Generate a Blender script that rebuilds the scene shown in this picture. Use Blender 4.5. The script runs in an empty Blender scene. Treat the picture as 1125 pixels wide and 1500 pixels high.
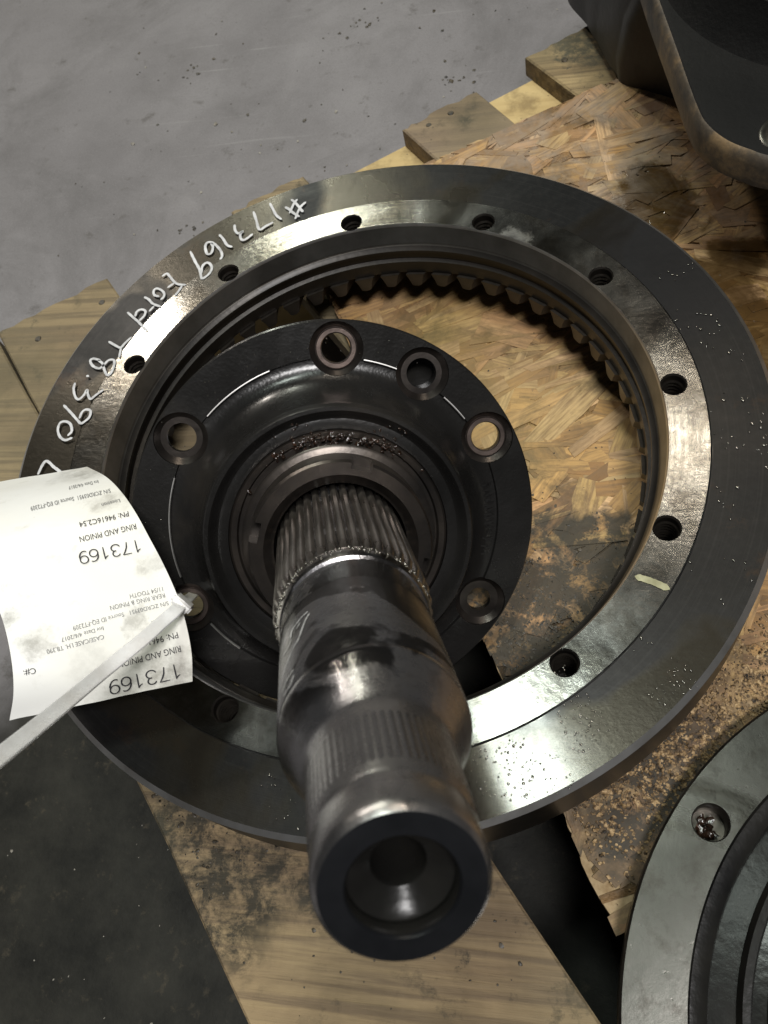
import bpy, bmesh, math, random
from mathutils import Vector, Matrix, noise as mnoise
random.seed(7)
R = math.radians
U = 0.15            # metres per unit: bolt-circle radius of the ring gear
ZF = 1.30           # floor lies 1.30 units under the ring gear's top face
def V(x, y, z): return Vector((x*U, y*U, (z+ZF)*U))

# ------------------------------------------------------------------ camera
sc = bpy.context.scene
col = sc.collection
cam = bpy.data.cameras.new('camera'); camo = bpy.data.objects.new('camera', cam); col.objects.link(camo)
rt = Vector((0.97825742, 0.09267312, -0.18553736)); up = Vector((0.00311929, 0.88793564, 0.45995715)); fw = Vector((-0.2073709, 0.45053524, -0.86834055))
m3 = Matrix((rt, up, -fw)).transposed()
camo.matrix_world = Matrix.Translation(V(0.6644964, -1.5624905, 2.4608171)) @ m3.to_4x4()
cam.sensor_fit = 'VERTICAL'; cam.sensor_height = 36.0; cam.sensor_width = 27.0
cam.lens = 1300.0/1500.0*36.0
cam.clip_start = 0.01; cam.clip_end = 100
cam.dof.use_dof = True; cam.dof.focus_distance = 2.75*U; cam.dof.aperture_fstop = 26
sc.camera = camo

# ------------------------------------------------------------------ indoor light
w = bpy.data.worlds.new('World'); sc.world = w; w.use_nodes = True
w.node_tree.nodes['Background'].inputs[0].default_value = (0.93, 0.97, 1.0, 1)
w.node_tree.nodes['Background'].inputs[1].default_value = 0.032
def ceiling_lamp(direction, dist, sx, sy, power, colr, target=(0, 0, 0)):
    L = bpy.data.lights.new('ceiling_lamp', 'AREA'); L.shape = 'RECTANGLE'; L.size = sx; L.size_y = sy; L.energy = power; L.color = colr
    o = bpy.data.objects.new('ceiling_lamp', L); col.objects.link(o)
    d = Vector(direction).normalized(); o.location = V(*target) + d*dist
    o.rotation_euler = (-d).to_track_quat('-Z', 'Y').to_euler()
ceiling_lamp((-.447, .571, .688), 3.4, .20, .20, 24, (1.0, .92, .82), (-.94, .48, 0))
ceiling_lamp((-.275, .697, .662), 3.4, .20, .40, 22, (.97, 1.0, .86), (-.36, 1.03, 0))
ceiling_lamp((.115, .52, .845), 3.2, .30, .18, 8, (1.0, .88, .72), (1.0, -.05, 0))
ceiling_lamp((-.068, .208, .976), 3.0, .36, .36, 19, (.90, 1.0, .91), (.53, -1.08, 0))
ceiling_lamp((.081, .123, .989), 3.0, .26, .26, 3, (.86, 1.0, .90), (.89, -1.22, -.3))
ceiling_lamp((.26, -.30, .92), 3.0, .80, .45, 74, (1.0, .98, .97), (0, 0, 0))
vs = sc.view_settings; vs.view_transform = 'Standard'; vs.look = 'None'; vs.exposure = 0.0; vs.gamma = 1.0
sc.cycles.use_denoising = True

# ------------------------------------------------------------------ node helpers
class N:
    def __init__(s, name):
        s.m = bpy.data.materials.new(name); s.m.use_nodes = True
        s.t = s.m.node_tree; s.b = s.t.nodes['Principled BSDF']
        s.tc = s.t.nodes.new('ShaderNodeTexCoord')
    def n(s, typ): return s.t.nodes.new('ShaderNode'+typ)
    def link(s, a, b): s.t.links.new(a, b)
    def put(s, sock, v):
        if hasattr(v, 'is_output') or isinstance(v, bpy.types.NodeSocket): s.link(v, sock)
        elif isinstance(v, (tuple, list)): sock.default_value = (*v, 1) if len(v) == 3 and sock.type == 'RGBA' else v
        elif sock.type == 'RGBA': sock.default_value = (v, v, v, 1)
        else: sock.default_value = v
    def obj(s): return s.tc.outputs['Object']
    def mapping(s, scale=(1,1,1), rot=(0,0,0), loc=(0,0,0), src=None):
        q = s.n('Mapping'); s.link(src or s.obj(), q.inputs[0])
        q.inputs['Location'].default_value = loc; q.inputs['Rotation'].default_value = rot; q.inputs['Scale'].default_value = scale
        return q.outputs[0]
    def noise(s, scale, detail=4, rough=.55, src=None, dist=0, col=False):
        q = s.n('TexNoise'); s.link(src or s.obj(), q.inputs['Vector'])
        q.inputs['Scale'].default_value = scale; q.inputs['Detail'].default_value = detail
        q.inputs['Roughness'].default_value = rough; q.inputs['Distortion'].default_value = dist
        return q.outputs['Color' if col else 'Fac']
    def voro(s, scale, src=None, feat='F1', rnd=1.0):
        q = s.n('TexVoronoi'); q.feature = feat; s.link(src or s.obj(), q.inputs['Vector']); q.inputs['Scale'].default_value = scale
        q.inputs['Randomness'].default_value = rnd
        return q.outputs['Distance']
    def ramp(s, f, stops, interp='LINEAR'):
        q = s.n('ValToRGB'); s.put(q.inputs[0], f); e = q.color_ramp.elements; q.color_ramp.interpolation = interp
        while len(e) < len(stops): e.new(0.5)
        for i, (p, c) in enumerate(stops):
            e[i].position = p
            if not isinstance(c, (tuple, list)): c = (c, c, c)
            e[i].color = (*c, 1)
        return q.outputs[0]
    def mix(s, f, a, b, mode='MIX'):
        q = s.n('Mix'); q.data_type = 'RGBA'; q.blend_type = mode
        s.put(q.inputs[0], f); s.put(q.inputs[6], a); s.put(q.inputs[7], b)
        return q.outputs[2]
    def math(s, op, a, b=0.0, c=None):
        q = s.n('Math'); q.operation = op; s.put(q.inputs[0], a); s.put(q.inputs[1], b)
        if c is not None: s.put(q.inputs[2], c)
        return q.outputs[0]
    def step(s, v, lo, hi):
        q = s.n('MapRange'); q.interpolation_type = 'SMOOTHSTEP'; s.put(q.inputs[0], v); q.inputs[1].default_value = lo; q.inputs[2].default_value = hi
        return q.outputs[0]
    def radius(s, src=None):
        q = s.n('SeparateXYZ'); s.link(src or s.obj(), q.inputs[0])
        x2 = s.math('MULTIPLY', q.outputs[0], q.outputs[0]); y2 = s.math('MULTIPLY', q.outputs[1], q.outputs[1])
        return s.math('SQRT', s.math('ADD', x2, y2))
    def dist(s, p):      # distance from a point given in object coordinates
        q = s.n('VectorMath'); q.operation = 'DISTANCE'; s.link(s.obj(), q.inputs[0]); q.inputs[1].default_value = p
        return q.outputs['Value']
    def xyz(s, src=None):
        q = s.n('SeparateXYZ'); s.link(src or s.obj(), q.inputs[0]); return q.outputs
    def bump(s, h, strength=.3, d=.001, prev=None):
        q = s.n('Bump'); s.put(q.inputs['Height'], h); q.inputs['Strength'].default_value = strength; q.inputs['Distance'].default_value = d
        if prev is not None: s.link(prev, q.inputs['Normal'])
        return q.outputs[0]
    def set(s, **k):
        for a, v in k.items(): s.put(s.b.inputs[{'color':'Base Color','rough':'Roughness','metal':'Metallic','normal':'Normal','aniso':'Anisotropic',
            'anirot':'Anisotropic Rotation','tangent':'Tangent','coat':'Coat Weight','coatr':'Coat Roughness','trans':'Transmission Weight','sub':'Subsurface Weight','spec':'Specular IOR Level','ior':'IOR','alpha':'Alpha'}[a]], v)
        return s.m
    def tangent(s):
        q = s.n('Tangent'); q.direction_type = 'RADIAL'; q.axis = 'Z'; return q.outputs[0]

# ------------------------------------------------------------------ materials
def make_materials():
    M = {}
    # ring gear, upper face: bare turned band inside, dark heat-treated band outside
    a = N('ring_face'); r = a.radius(); wob = a.noise(60, 3)
    rr = a.math('ADD', r, a.math('MULTIPLY', a.math('SUBTRACT', wob, .5), .0022))
    band = a.math('SUBTRACT', 1.0, a.step(rr, 1.084*U, 1.089*U))
    big = a.noise(16, 5, .6, dist=.6); fine = a.noise(240, 4, .65)
    sp = a.xyz()
    dirt = a.ramp(a.noise(42, 6, .7, dist=.4), [(.44, 0), (.60, 1)])
    lightc = a.mix(a.ramp(big, [(.3, 0), (.7, 1)]), (.20, .197, .185), (.34, .34, .325))
    lightc = a.mix(a.math('MULTIPLY', dirt, .62), lightc, (.09, .08, .065))
    heat = a.noise(7, 3, .5, src=a.mapping(loc=(.3, .1, 0)))
    darkc = a.mix(a.ramp(heat, [(.35, 0), (.65, 1)]), (.010, .0105, .0115), (.021, .020, .0195))
    darkc = a.mix(a.math('MULTIPLY', a.ramp(fine, [(.45, 0), (.75, 1)]), .35), darkc, (.036, .035, .034))
    # soot patch beside two bolt holes and oil film stains
    soot = a.math('SUBTRACT', 1.0, a.step(a.math('ADD', a.dist((.46*U, .82*U, .42*U)), a.math('MULTIPLY', a.noise(90, 5, .7), .022)), .012, .024))
    cr_ = a.n('CombineXYZ'); a.link(r, cr_.inputs[0]); lines = a.noise(900, 4, .7, src=cr_.outputs[0])
    darkc = a.mix(a.ramp(lines, [(.5, 0), (.75, .5)]), darkc, (.048, .046, .044)); lightc = a.mix(a.ramp(lines, [(.48, 0), (.75, .5)]), lightc, (.13, .125, .11))
    rust = a.ramp(a.noise(34, 6, .75, src=a.mapping(loc=(.9, .7, 0))), [(.58, 0), (.70, .55)]); darkc = a.mix(rust, darkc, (.055, .035, .022))
    c = a.mix(band, darkc, lightc); c = a.mix(soot, c, (.012, .012, .009))
    oil = a.ramp(a.noise(9, 4, .55, src=a.mapping(loc=(1.7, .4, 0)), dist=.5), [(.50, 0), (.56, 1)])
    c = a.mix(a.math('MULTIPLY', oil, .60), c, (.050, .042, .028), 'MIX')
    blk = a.math('SUBTRACT', 1.0, a.step(a.math('ADD', a.dist((.98*U, .68*U, .42*U)), a.math('MULTIPLY', a.math('SUBTRACT', a.noise(20, 5, .6), .5), .05)), .20*U, .46*U))
    c = a.mix(a.math('MULTIPLY', a.math('MULTIPLY', blk, a.math('SUBTRACT', 1.0, a.math('MULTIPLY', band, .6))), .7), c, (.016, .016, .018))
    scr = a.noise(500, 2, .5, src=a.mapping(scale=(.12, 1, 1), rot=(0, 0, .9)))
    cx_ = a.n('CombineXYZ'); a.link(a.math('MULTIPLY', r, 1.0), cx_.inputs[0]); lath = a.noise(1900, 3, .7, src=cx_.outputs[0])
    h = a.math('ADD', a.math('MULTIPLY', fine, .7), a.math('ADD', a.math('MULTIPLY', scr, .15), a.math('MULTIPLY', lath, .55)))
    rough = a.mix(band, a.ramp(big, [(.3, .34), (.7, .50)]), a.ramp(a.noise(30, 5, .6), [(.3, .15), (.7, .30)]))
    wetp = a.math('SUBTRACT', 1.0, a.step(a.math('ADD', a.dist((.60*U, -1.10*U, .42*U)), a.math('MULTIPLY', a.math('SUBTRACT', a.noise(30, 5, .6), .5), .05)), .06*U, .24*U))
    rough = a.mix(a.math('MULTIPLY', oil, .6), rough, .18); rough = a.mix(wetp, rough, .17); rough = a.mix(soot, rough, .9)
    M['ring_face'] = a.set(color=c, rough=rough, metal=a.math('SUBTRACT', a.mix(band, .72, 1.0), soot), aniso=.5, anirot=.25, tangent=a.tangent(), coat=wetp, coatr=.13, normal=a.bump(h, .16, .0006))
    # oily dark steel for bores, walls and teeth
    a = N('oily_steel'); g = a.noise(40, 5, .6); h = a.noise(300, 3)
    M['oily_steel'] = a.set(color=a.ramp(g, [(.3, (.022, .019, .016)), (.7, (.085, .075, .062))]), rough=a.ramp(g, [(.3, .20), (.7, .42)]), metal=.75, normal=a.bump(h, .15, .0006))
    a = N('bare_bore'); g = a.noise(30, 5, .6); z = a.xyz()
    M['bare_bore'] = a.set(color=a.ramp(g, [(.3, (.10, .09, .078)), (.7, (.23, .215, .19))]), rough=.34, metal=.9, aniso=.5, tangent=a.tangent(), normal=a.bump(a.noise(200, 3), .12, .0005))
    a = N('bore_lip'); M['bore_lip'] = a.set(color=a.ramp(a.noise(30, 5, .6), [(.3, (.16, .155, .145)), (.7, (.33, .325, .31))]), rough=.36, metal=.95, normal=a.bump(a.noise(200, 3), .12, .0005))
    a = N('bore_dark'); M['bore_dark'] = a.set(color=a.ramp(a.noise(30, 5, .65), [(.3, (.010, .009, .008)), (.62, (.026, .022, .018)), (.78, (.06, .045, .03))]), rough=.36, metal=.5, normal=a.bump(a.noise(260, 3), .15, .0006))
    a = N('tooth_steel'); M['tooth'] = a.set(color=a.ramp(a.noise(60, 4), [(.3, (.018, .016, .014)), (.7, (.065, .056, .047))]), rough=.34, metal=.6, normal=a.bump(a.noise(300, 3), .15, .0006))
    a = N('chamfer_steel')
    M['edge'] = a.set(color=a.ramp(a.noise(60, 4), [(.3, (.55, .53, .50)), (.7, (.85, .84, .82))]), rough=.38, metal=1.0)
    # bearing cage: black oily casting
    a = N('black_casting'); g = a.noise(14, 5, .6, dist=.5); gr = a.noise(420, 3, .6); gr2 = a.voro(700)
    M['casting'] = a.set(color=a.ramp(g, [(.3, (.007, .0066, .0062)), (.55, (.014, .0132, .0125)), (.75, (.030, .026, .022))]), rough=a.ramp(a.noise(24, 6, .7, dist=.6), [(.32, .20), (.68, .35)]), metal=.12, spec=.38,
                         normal=a.bump(a.math('ADD', gr, a.math('MULTIPLY', gr2, .5)), .11, .0008), coat=a.ramp(a.noise(18, 5, .65, src=a.mapping(loc=(.4, .2, .1))), [(.38, .0), (.6, .35)]), coatr=.16)
    a = N('boss_face'); g = a.noise(60, 5)
    M['boss'] = a.set(color=a.ramp(g, [(.3, (.04, .035, .032)), (.7, (.11, .095, .085))]), rough=.33, metal=.9, normal=a.bump(a.noise(300, 3), .15, .0006))
    a = N('worn_seat'); g = a.noise(60, 5)
    M['seat'] = a.set(color=a.ramp(g, [(.3, (.10, .08, .07)), (.7, (.27, .21, .185))]), rough=.36, metal=.9, normal=a.bump(a.noise(300, 3), .15, .0006))
    # pinion shaft: ground steel under streaks of old oil
    a = N('shaft_steel'); st = a.noise(28, 4, .6, src=a.mapping(scale=(1, 1, .12))); pt = a.noise(26, 5, .55, dist=.9, src=a.mapping(loc=(.13, .0, .05)))
    oil = a.math('MULTIPLY', a.ramp(pt, [(.50, 0), (.535, 1)]), a.math('SUBTRACT', 1.0, a.step(a.xyz()[2], 2.62*.081, 2.70*.081)))
    cz_ = a.n('CombineXYZ'); a.link(a.xyz()[2], cz_.inputs[2]); lath = a.noise(1500, 4, .75, src=cz_.outputs[0])
    pat = a.noise(120, 6, .7, dist=.3)
    st2 = a.noise(75, 3, .55, src=a.mapping(scale=(1, 1, .05)))
    c = a.mix(a.ramp(st, [(.3, 0), (.7, 1)]), (.19, .186, .198), (.36, .352, .36))
    c = a.mix(a.ramp(st2, [(.50, 0), (.64, .45)]), c, (.36, .33, .31))
    c = a.mix(a.ramp(lath, [(.5, 0), (.78, .4)]), c, (.09, .085, .085)); c = a.mix(a.ramp(pat, [(.56, 0), (.70, .5)]), c, (.10, .085, .075))
    tipz = a.step(a.xyz()[2], 2.73*.081, 2.79*.081); c = a.mix(a.math('MULTIPLY', tipz, .45), c, a.mix(a.ramp(st2, [(.42, 0), (.60, 1)]), (.24, .225, .215), (.52, .49, .465)))
    c = a.mix(a.math('MULTIPLY', oil, .80), c, (.055, .050, .045))
    M['shaft'] = a.set(color=c, rough=a.mix(oil, a.ramp(pat, [(.3, .20), (.7, .36)]), a.ramp(pat, [(.35, .10), (.65, .22)])), metal=.95,
                       normal=a.bump(a.math('ADD', a.math('ADD', a.noise(500, 3), a.math('MULTIPLY', st, .4)), a.math('MULTIPLY', lath, .9)), .22, .0005))
    a = N('polished_ring'); M['polish'] = a.set(color=a.ramp(a.noise(120, 5, .7), [(.35, (.12, .10, .085)), (.6, (.50, .48, .45))]), rough=a.ramp(a.noise(90, 5), [(.3, .12), (.7, .30)]), metal=1.0, normal=a.bump(a.noise(160, 4), .35, .001))
    a = N('shaft_end'); g = a.noise(50, 4)
    M['shaft_end'] = a.set(color=a.ramp(g, [(.3, (.007, .0074, .0085)), (.7, (.015, .0155, .0175))]), rough=.32, metal=.05, spec=.25, normal=a.bump(a.noise(300, 3), .12, .0005))
    a = N('spline_steel'); g = a.noise(50, 5, .6)
    M['spline'] = a.set(color=a.ramp(g, [(.3, (.12, .10, .085)), (.7, (.36, .33, .30))]), rough=a.ramp(g, [(.3, .22), (.7, .36)]), metal=.95, normal=a.bump(a.noise(300, 3), .1, .0005))
    a = N('nut_steel'); g = a.noise(35, 5, .6)
    M['nut'] = a.set(color=a.ramp(g, [(.3, (.022, .02, .019)), (.7, (.075, .062, .052))]), rough=.30, metal=.7, normal=a.bump(a.noise(260, 3), .15, .0006))
    a = N('grease'); g = a.noise(160, 4)
    M['grease'] = a.set(color=a.ramp(g, [(.35, (.010, .007, .005)), (.62, (.030, .015, .009)), (.75, (.09, .035, .016))]), rough=.14, coat=.6, coatr=.05, normal=a.bump(a.noise(300, 4), .6, .002))
    # writing
    a = N('white_paint_marker'); g = a.noise(200, 4)
    M['chalk'] = a.set(color=a.ramp(g, [(.3, (.38, .38, .39)), (.7, (.64, .64, .65))]), rough=.55)
    a = N('grey_scribble')
    M['scrib'] = a.set(color=a.ramp(a.noise(400, 4), [(.35, (.25, .25, .25)), (.65, (.62, .62, .62))]), rough=.6)
    a = N('ink'); M['ink'] = a.set(color=a.ramp(a.noise(900, 3), [(.3, (.012, .012, .013)), (.75, (.05, .05, .055))]), rough=.6)
    a = N('faded_ink'); M['fink'] = a.set(color=a.ramp(a.noise(700, 4), [(.3, (.07, .07, .075)), (.7, (.34, .34, .34))]), rough=.6)
    a = N('tag_paper'); g = a.noise(45, 6, .7, dist=.6, src=a.mapping(loc=(.35, .2, .0))); g2 = a.noise(14, 3, .5, src=a.mapping(loc=(.1, .75, .2)))
    sm = a.math('MULTIPLY', a.ramp(g, [(.50, 0), (.66, 1)]), a.ramp(g2, [(.42, 0), (.60, 1)]))
    c = a.mix(a.ramp(a.noise(8, 3), [(.35, 0), (.65, 1)]), (.86, .86, .85), (.84, .83, .77))
    c = a.mix(a.math('MULTIPLY', sm, .75), c, (.22, .20, .16))
    M['paper'] = a.set(color=c, rough=.42, spec=.4, normal=a.bump(a.noise(30, 3), .15, .002))
    a = N('nylon_strap'); M['nylon'] = a.set(color=a.ramp(a.noise(50, 5, .6), [(.38, (.93, .93, .93)), (.74, (.74, .71, .68))]), rough=.35, sub=.7, spec=.5, trans=.0, normal=a.bump(a.noise(120, 4, .6), .35, .001))
    nb = M['nylon'].node_tree.nodes['Principled BSDF']; nb.inputs['Subsurface Radius'].default_value = (1, 1, 1); nb.inputs['Subsurface Scale'].default_value = .004
    # wood
    a = N('pallet_board'); al = math.atan2(-.788, .616)
    gr = a.noise(34, 6, .62, src=a.mapping(scale=(.06, 1, 1), rot=(0, 0, -al)), dist=.5); bl = a.noise(9, 5, .6, dist=.5); rnd = a.n('ObjectInfo').outputs['Random']
    gr2 = a.noise(170, 5, .65, src=a.mapping(scale=(.035, 1, 1), rot=(0, 0, -al)), dist=.3)
    c = a.mix(a.ramp(gr, [(.34, 0), (.66, 1)]), (.165, .105, .046), (.375, .272, .130))
    c = a.mix(a.ramp(gr2, [(.45, 0), (.60, .85)]), c, (.095, .058, .026))
    c = a.mix(a.math('MULTIPLY', rnd, .5), c, (.27, .215, .160))
    dk = a.ramp(a.noise(55, 6, .75), [(.56, 0), (.66, 1)]); zone = a.ramp(a.noise(6.5, 4, .6, src=a.mapping(loc=(.63, .2, .1))), [(.46, 0), (.6, 1)])
    c = a.mix(a.math('MULTIPLY', a.ramp(bl, [(.44, 0), (.66, 1)]), .72), c, (.085, .06, .03))
    c = a.mix(a.math('MULTIPLY', dk, a.math('ADD', a.math('MULTIPLY', zone, .75), .18)), c, (.02, .018, .013))
    def bblob(x, y, r0, r1): return a.math('SUBTRACT', 1.0, a.step(a.math('ADD', a.dist((x*U, y*U, (ZB_+ZF)*U)), a.math('MULTIPLY', a.math('SUBTRACT', a.noise(14, 5, .65), .5), .12)), r0*U, r1*U))
    ZB_ = -.475
    grime = a.math('MAXIMUM', a.math('MAXIMUM', bblob(-.45, -1.30, .22, .42), bblob(-.10, -1.32, .10, .30)), a.math('MAXIMUM', bblob(.85, 2.62, .14, .34), bblob(.17, 2.10, .02, .16)))
    gsp = a.ramp(a.noise(85, 7, .78, dist=.3), [(.40, 0), (.56, 1)])
    c = a.mix(a.math('MULTIPLY', a.math('MULTIPLY', grime, gsp), .9), c, (.020, .019, .013))
    c = a.mix(a.math('MULTIPLY', a.ramp(a.noise(3.0, 4, .5, src=a.mapping(loc=(.2, .3, 0))), [(.45, 0), (.6, 1)]), .35), c, (.17, .155, .09))
    kn = a.voro(5.5, src=a.mapping(scale=(.35, 1, 1), rot=(0, 0, -al), loc=(.07, .03, 0))); kw = a.n('TexWave'); kw.wave_type = 'RINGS'; kw.rings_direction = 'SPHERICAL'
    c = a.mix(a.math('SUBTRACT', .8, a.math('MULTIPLY', a.step(kn, .05, .14), .8)), c, (.10, .055, .022))
    saw = a.noise(300, 2, .5, src=a.mapping(scale=(1, .05, 1), rot=(0, 0, -al)))
    M['board'] = a.set(color=c, rough=.78, normal=a.bump(a.math('ADD', gr, a.math('ADD', gr2, a.math('MULTIPLY', saw, .12))), .6, .003))
    a = N('stringer_wood'); gr = a.noise(40, 5, .6, src=a.mapping(scale=(.08, 1, 1), rot=(0, 0, -R(32.5))))
    c = a.ramp(gr, [(.3, (.36, .25, .10)), (.7, (.60, .46, .22))]); c = a.mix(a.math('MULTIPLY', a.ramp(a.noise(26, 5, .7), [(.5, 0), (.65, 1)]), .6), c, (.14, .09, .035))
    M['stringer'] = a.set(color=c, rough=.75, normal=a.bump(gr, .4, .002))
    # oriented strand board: each strand its own tint, then oil and dirt over all of it
    a = N('wood_strand'); at = a.n('Attribute'); at.attribute_name = 'tint'
    ag = a.n('Attribute'); ag.attribute_name = 'grain'
    gr = a.noise(520, 4, .65, src=a.mapping(scale=(.09, 1, 1), src=ag.outputs['Vector']))
    c = a.mix(a.ramp(gr, [(.40, 0), (.66, .85)]), at.outputs['Color'], (.17, .10, .045))
    c = a.mix(a.ramp(a.noise(11, 4, .6), [(.45, 0), (.7, .30)]), c, (.46, .30, .20))
    c = a.mix(a.ramp(a.noise(7, 5, .65, dist=.8), [(.43, 0), (.62, .62)]), c, (.17, .098, .036))
    c = a.mix(a.ramp(a.noise(24, 6, .7, dist=.5, src=a.mapping(loc=(.5, .5, 0))), [(.48, 0), (.64, .74)]), c, (.058, .038, .017))
    px = lambda x, y, z=-.42: (x*U, y*U, (z+ZF)*U)
    def blob(p, r0, r1, jit, sc_): return a.math('SUBTRACT', 1.0, a.step(a.math('ADD', a.dist(p), a.math('MULTIPLY', a.math('SUBTRACT', a.noise(sc_, 5, .65, dist=.5), .5), jit)), r0*U, r1*U))
    wet = blob(px(1.28, .72), .36, .46, .11, 22)
    wet2 = blob(px(1.62, .30), .42, .52, .10, 18)
    wet3 = blob(px(.98, 1.38), .16, .26, .08, 30)
    dry = blob(px(1.62, .98), .20, .27, .05, 30)
    wetall = a.math('MULTIPLY', a.math('MAXIMUM', a.math('MAXIMUM', wet, wet2), wet3), a.math('SUBTRACT', 1.0, dry))
    c = a.mix(a.math('MULTIPLY', wetall, .84), c, (.052, .029, .010))
    grey = a.math('MULTIPLY', blob(px(.75, 1.9), .5, .95, .2, 14), a.ramp(a.noise(26, 5, .7, dist=.6), [(.42, 0), (.62, 1)]))
    c = a.mix(a.math('MULTIPLY', grey, .45), c, (.30, .26, .22))
    dirtz = a.math('MAXIMUM', blob(px(.58, -.44), .34, .50, .18, 20), blob(px(.95, -1.02), .10, .55, .2, 16))
    spk = a.ramp(a.noise(46, 7, .78, dist=.3), [(.38, 0), (.50, 1)])
    c = a.mix(a.math('MULTIPLY', a.math('MULTIPLY', dirtz, spk), .93), c, (.022, .018, .010))
    few = a.ramp(a.noise(120, 4, .7), [(.68, 0), (.74, 1)]); c = a.mix(a.math('MULTIPLY', few, .75), c, (.03, .02, .012))
    yel = blob(px(.15, .45), .25, .7, .2, 10); c = a.mix(a.math('MULTIPLY', yel, .30), c, (.30, .22, .07))
    M['strand'] = a.set(color=c, rough=a.mix(wetall, .62, .10), coat=a.math('MULTIPLY', wetall, .7), coatr=.04, normal=a.bump(a.math('ADD', a.math('MULTIPLY', gr, 1.6), a.math('MULTIPLY', a.noise(26, 3), .8)), .75, .0022))
    a = N('osb_core'); M['core'] = a.set(color=a.ramp(a.noise(60, 5, .7, src=a.mapping(scale=(1, 1, 5))), [(.3, (.20, .125, .055)), (.7, (.52, .40, .24))]), rough=.85, normal=a.bump(a.noise(120, 4), .6, .002))
    # concrete
    a = N('concrete'); b1 = a.noise(3.2, 6, .62, dist=.6); b2 = a.noise(14, 6, .65); f = a.noise(260, 4, .7); sp = a.xyz()
    c = a.mix(a.ramp(b1, [(.3, 0), (.7, 1)]), (.150, .142, .147), (.235, .225, .231))
    c = a.mix(a.math('MULTIPLY', a.ramp(b2, [(.45, 0), (.75, 1)]), .35), c, (.115, .108, .106))
    c = a.mix(a.math('MULTIPLY', a.ramp(a.noise(38, 5, .7), [(.60, 0), (.70, 1)]), .6), c, (.075, .068, .062))
    scx = a.noise(120, 2, .5, src=a.mapping(scale=(.035, 1, 1), rot=(0, 0, -.55))); scm = a.math('MULTIPLY', a.ramp(scx, [(.66, 0), (.70, 1)]), a.ramp(a.noise(6, 3), [(.48, 0), (.62, 1)]))
    c = a.mix(a.math('MULTIPLY', scm, .3), c, (.36, .355, .35))
    c = a.mix(a.ramp(a.noise(4.5, 6, .7, dist=1.2, src=a.mapping(loc=(.8, .3, 0))), [(.48, 0), (.66, .5)]), c, (.098, .093, .094))
    c = a.mix(a.ramp(a.noise(420, 5, .8), [(.52, 0), (.72, .6)]), c, (.11, .103, .10)); c = a.mix(a.ramp(a.noise(700, 4, .8, src=a.mapping(loc=(.3, .3, 0))), [(.56, 0), (.74, .45)]), c, (.40, .385, .385))
    c = a.mix(a.ramp(a.voro(230), [(.03, .55), (.10, 0)]), c, (.05, .047, .044))
    # old oil stain, plus painted-in shade before the pallet and under its gap
    dd = a.dist((-.25*U, -2.3*U, 0)); stain_shade = a.math('SUBTRACT', 1.0, a.step(a.math('ADD', dd, a.math('MULTIPLY', a.math('SUBTRACT', a.noise(7, 5, .6), .5), .18)), 2.2*U, 2.75*U))
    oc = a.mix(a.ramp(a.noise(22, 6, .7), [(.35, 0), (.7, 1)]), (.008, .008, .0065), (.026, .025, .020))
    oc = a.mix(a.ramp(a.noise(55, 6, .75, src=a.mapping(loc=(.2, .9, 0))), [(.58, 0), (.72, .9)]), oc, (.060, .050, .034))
    c = a.mix(stain_shade, c, oc)
    M['concrete'] = a.set(color=c, spec=.22, rough=a.mix(stain_shade, a.ramp(b2, [(.3, .50), (.7, .68)]), .62), normal=a.bump(a.math('ADD', f, a.math('MULTIPLY', b2, .6)), .2, .0015))
    a = N('crumb'); M['crumb'] = a.set(color=a.ramp(a.noise(200, 3), [(.35, (.012, .010, .007)), (.65, (.06, .045, .025))]), rough=.5)
    a = N('absorbent_granule'); M['granule'] = a.set(color=a.ramp(a.noise(330, 3, .7), [(.36, (.02, .014, .008)), (.47, (.11, .068, .03)), (.56, (.34, .22, .10)), (.68, (.56, .40, .22))]), rough=.7)
    a = N('pale_chip'); M['pale'] = a.set(color=a.ramp(a.noise(150, 3), [(.35, (.14, .125, .10)), (.65, (.34, .32, .28))]), rough=.7)
    a = N('oil_drop'); M['drop'] = a.set(color=(.13, .12, .10), rough=.06, spec=.8, metal=.7, coat=1.0, coatr=.02)
    # other castings
    a = N('dark_housing'); g = a.noise(9, 5, .6, dist=.4); gr = a.noise(320, 3, .6)
    M['housing'] = a.set(color=a.ramp(g, [(.3, (.004, .004, .004)), (.7, (.010, .0095, .009))]), rough=.6, spec=.10, metal=.0, normal=a.bump(gr, .35, .0012))
    a = N('rusty_rim'); g = a.noise(28, 6, .7)
    M['rim'] = a.set(color=a.ramp(g, [(.38, (.03, .027, .024)), (.52, (.075, .058, .040)), (.66, (.20, .135, .07))]), rough=.5, metal=.35, normal=a.bump(a.noise(200, 4), .3, .0012))
    a = N('case_grey'); M['case_grey'] = a.set(color=a.ramp(a.noise(16, 6, .65), [(.3, (.020, .020, .021)), (.6, (.045, .044, .043)), (.75, (.085, .068, .05))]), rough=.5, metal=.2, normal=a.bump(a.noise(240, 4), .25, .001))
    a = N('hub_face'); g = a.noise(12, 5, .6, dist=.6, src=a.mapping(loc=(.4, .1, 0))); pit = a.ramp(a.noise(190, 4, .7), [(.66, 0), (.71, .8)])
    oil = a.ramp(g, [(.48, 0), (.54, 1)])
    c = a.mix(a.ramp(a.noise(18, 4), [(.3, 0), (.7, 1)]), (.05, .0485, .043), (.095, .092, .083)); c = a.mix(a.math('MULTIPLY', oil, .8), c, (.030, .025, .020)); c = a.mix(a.ramp(a.noise(60, 6, .75), [(.50, 0), (.66, .6)]), c, (.035, .031, .026)); c = a.mix(pit, c, (.03, .03, .025))
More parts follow.
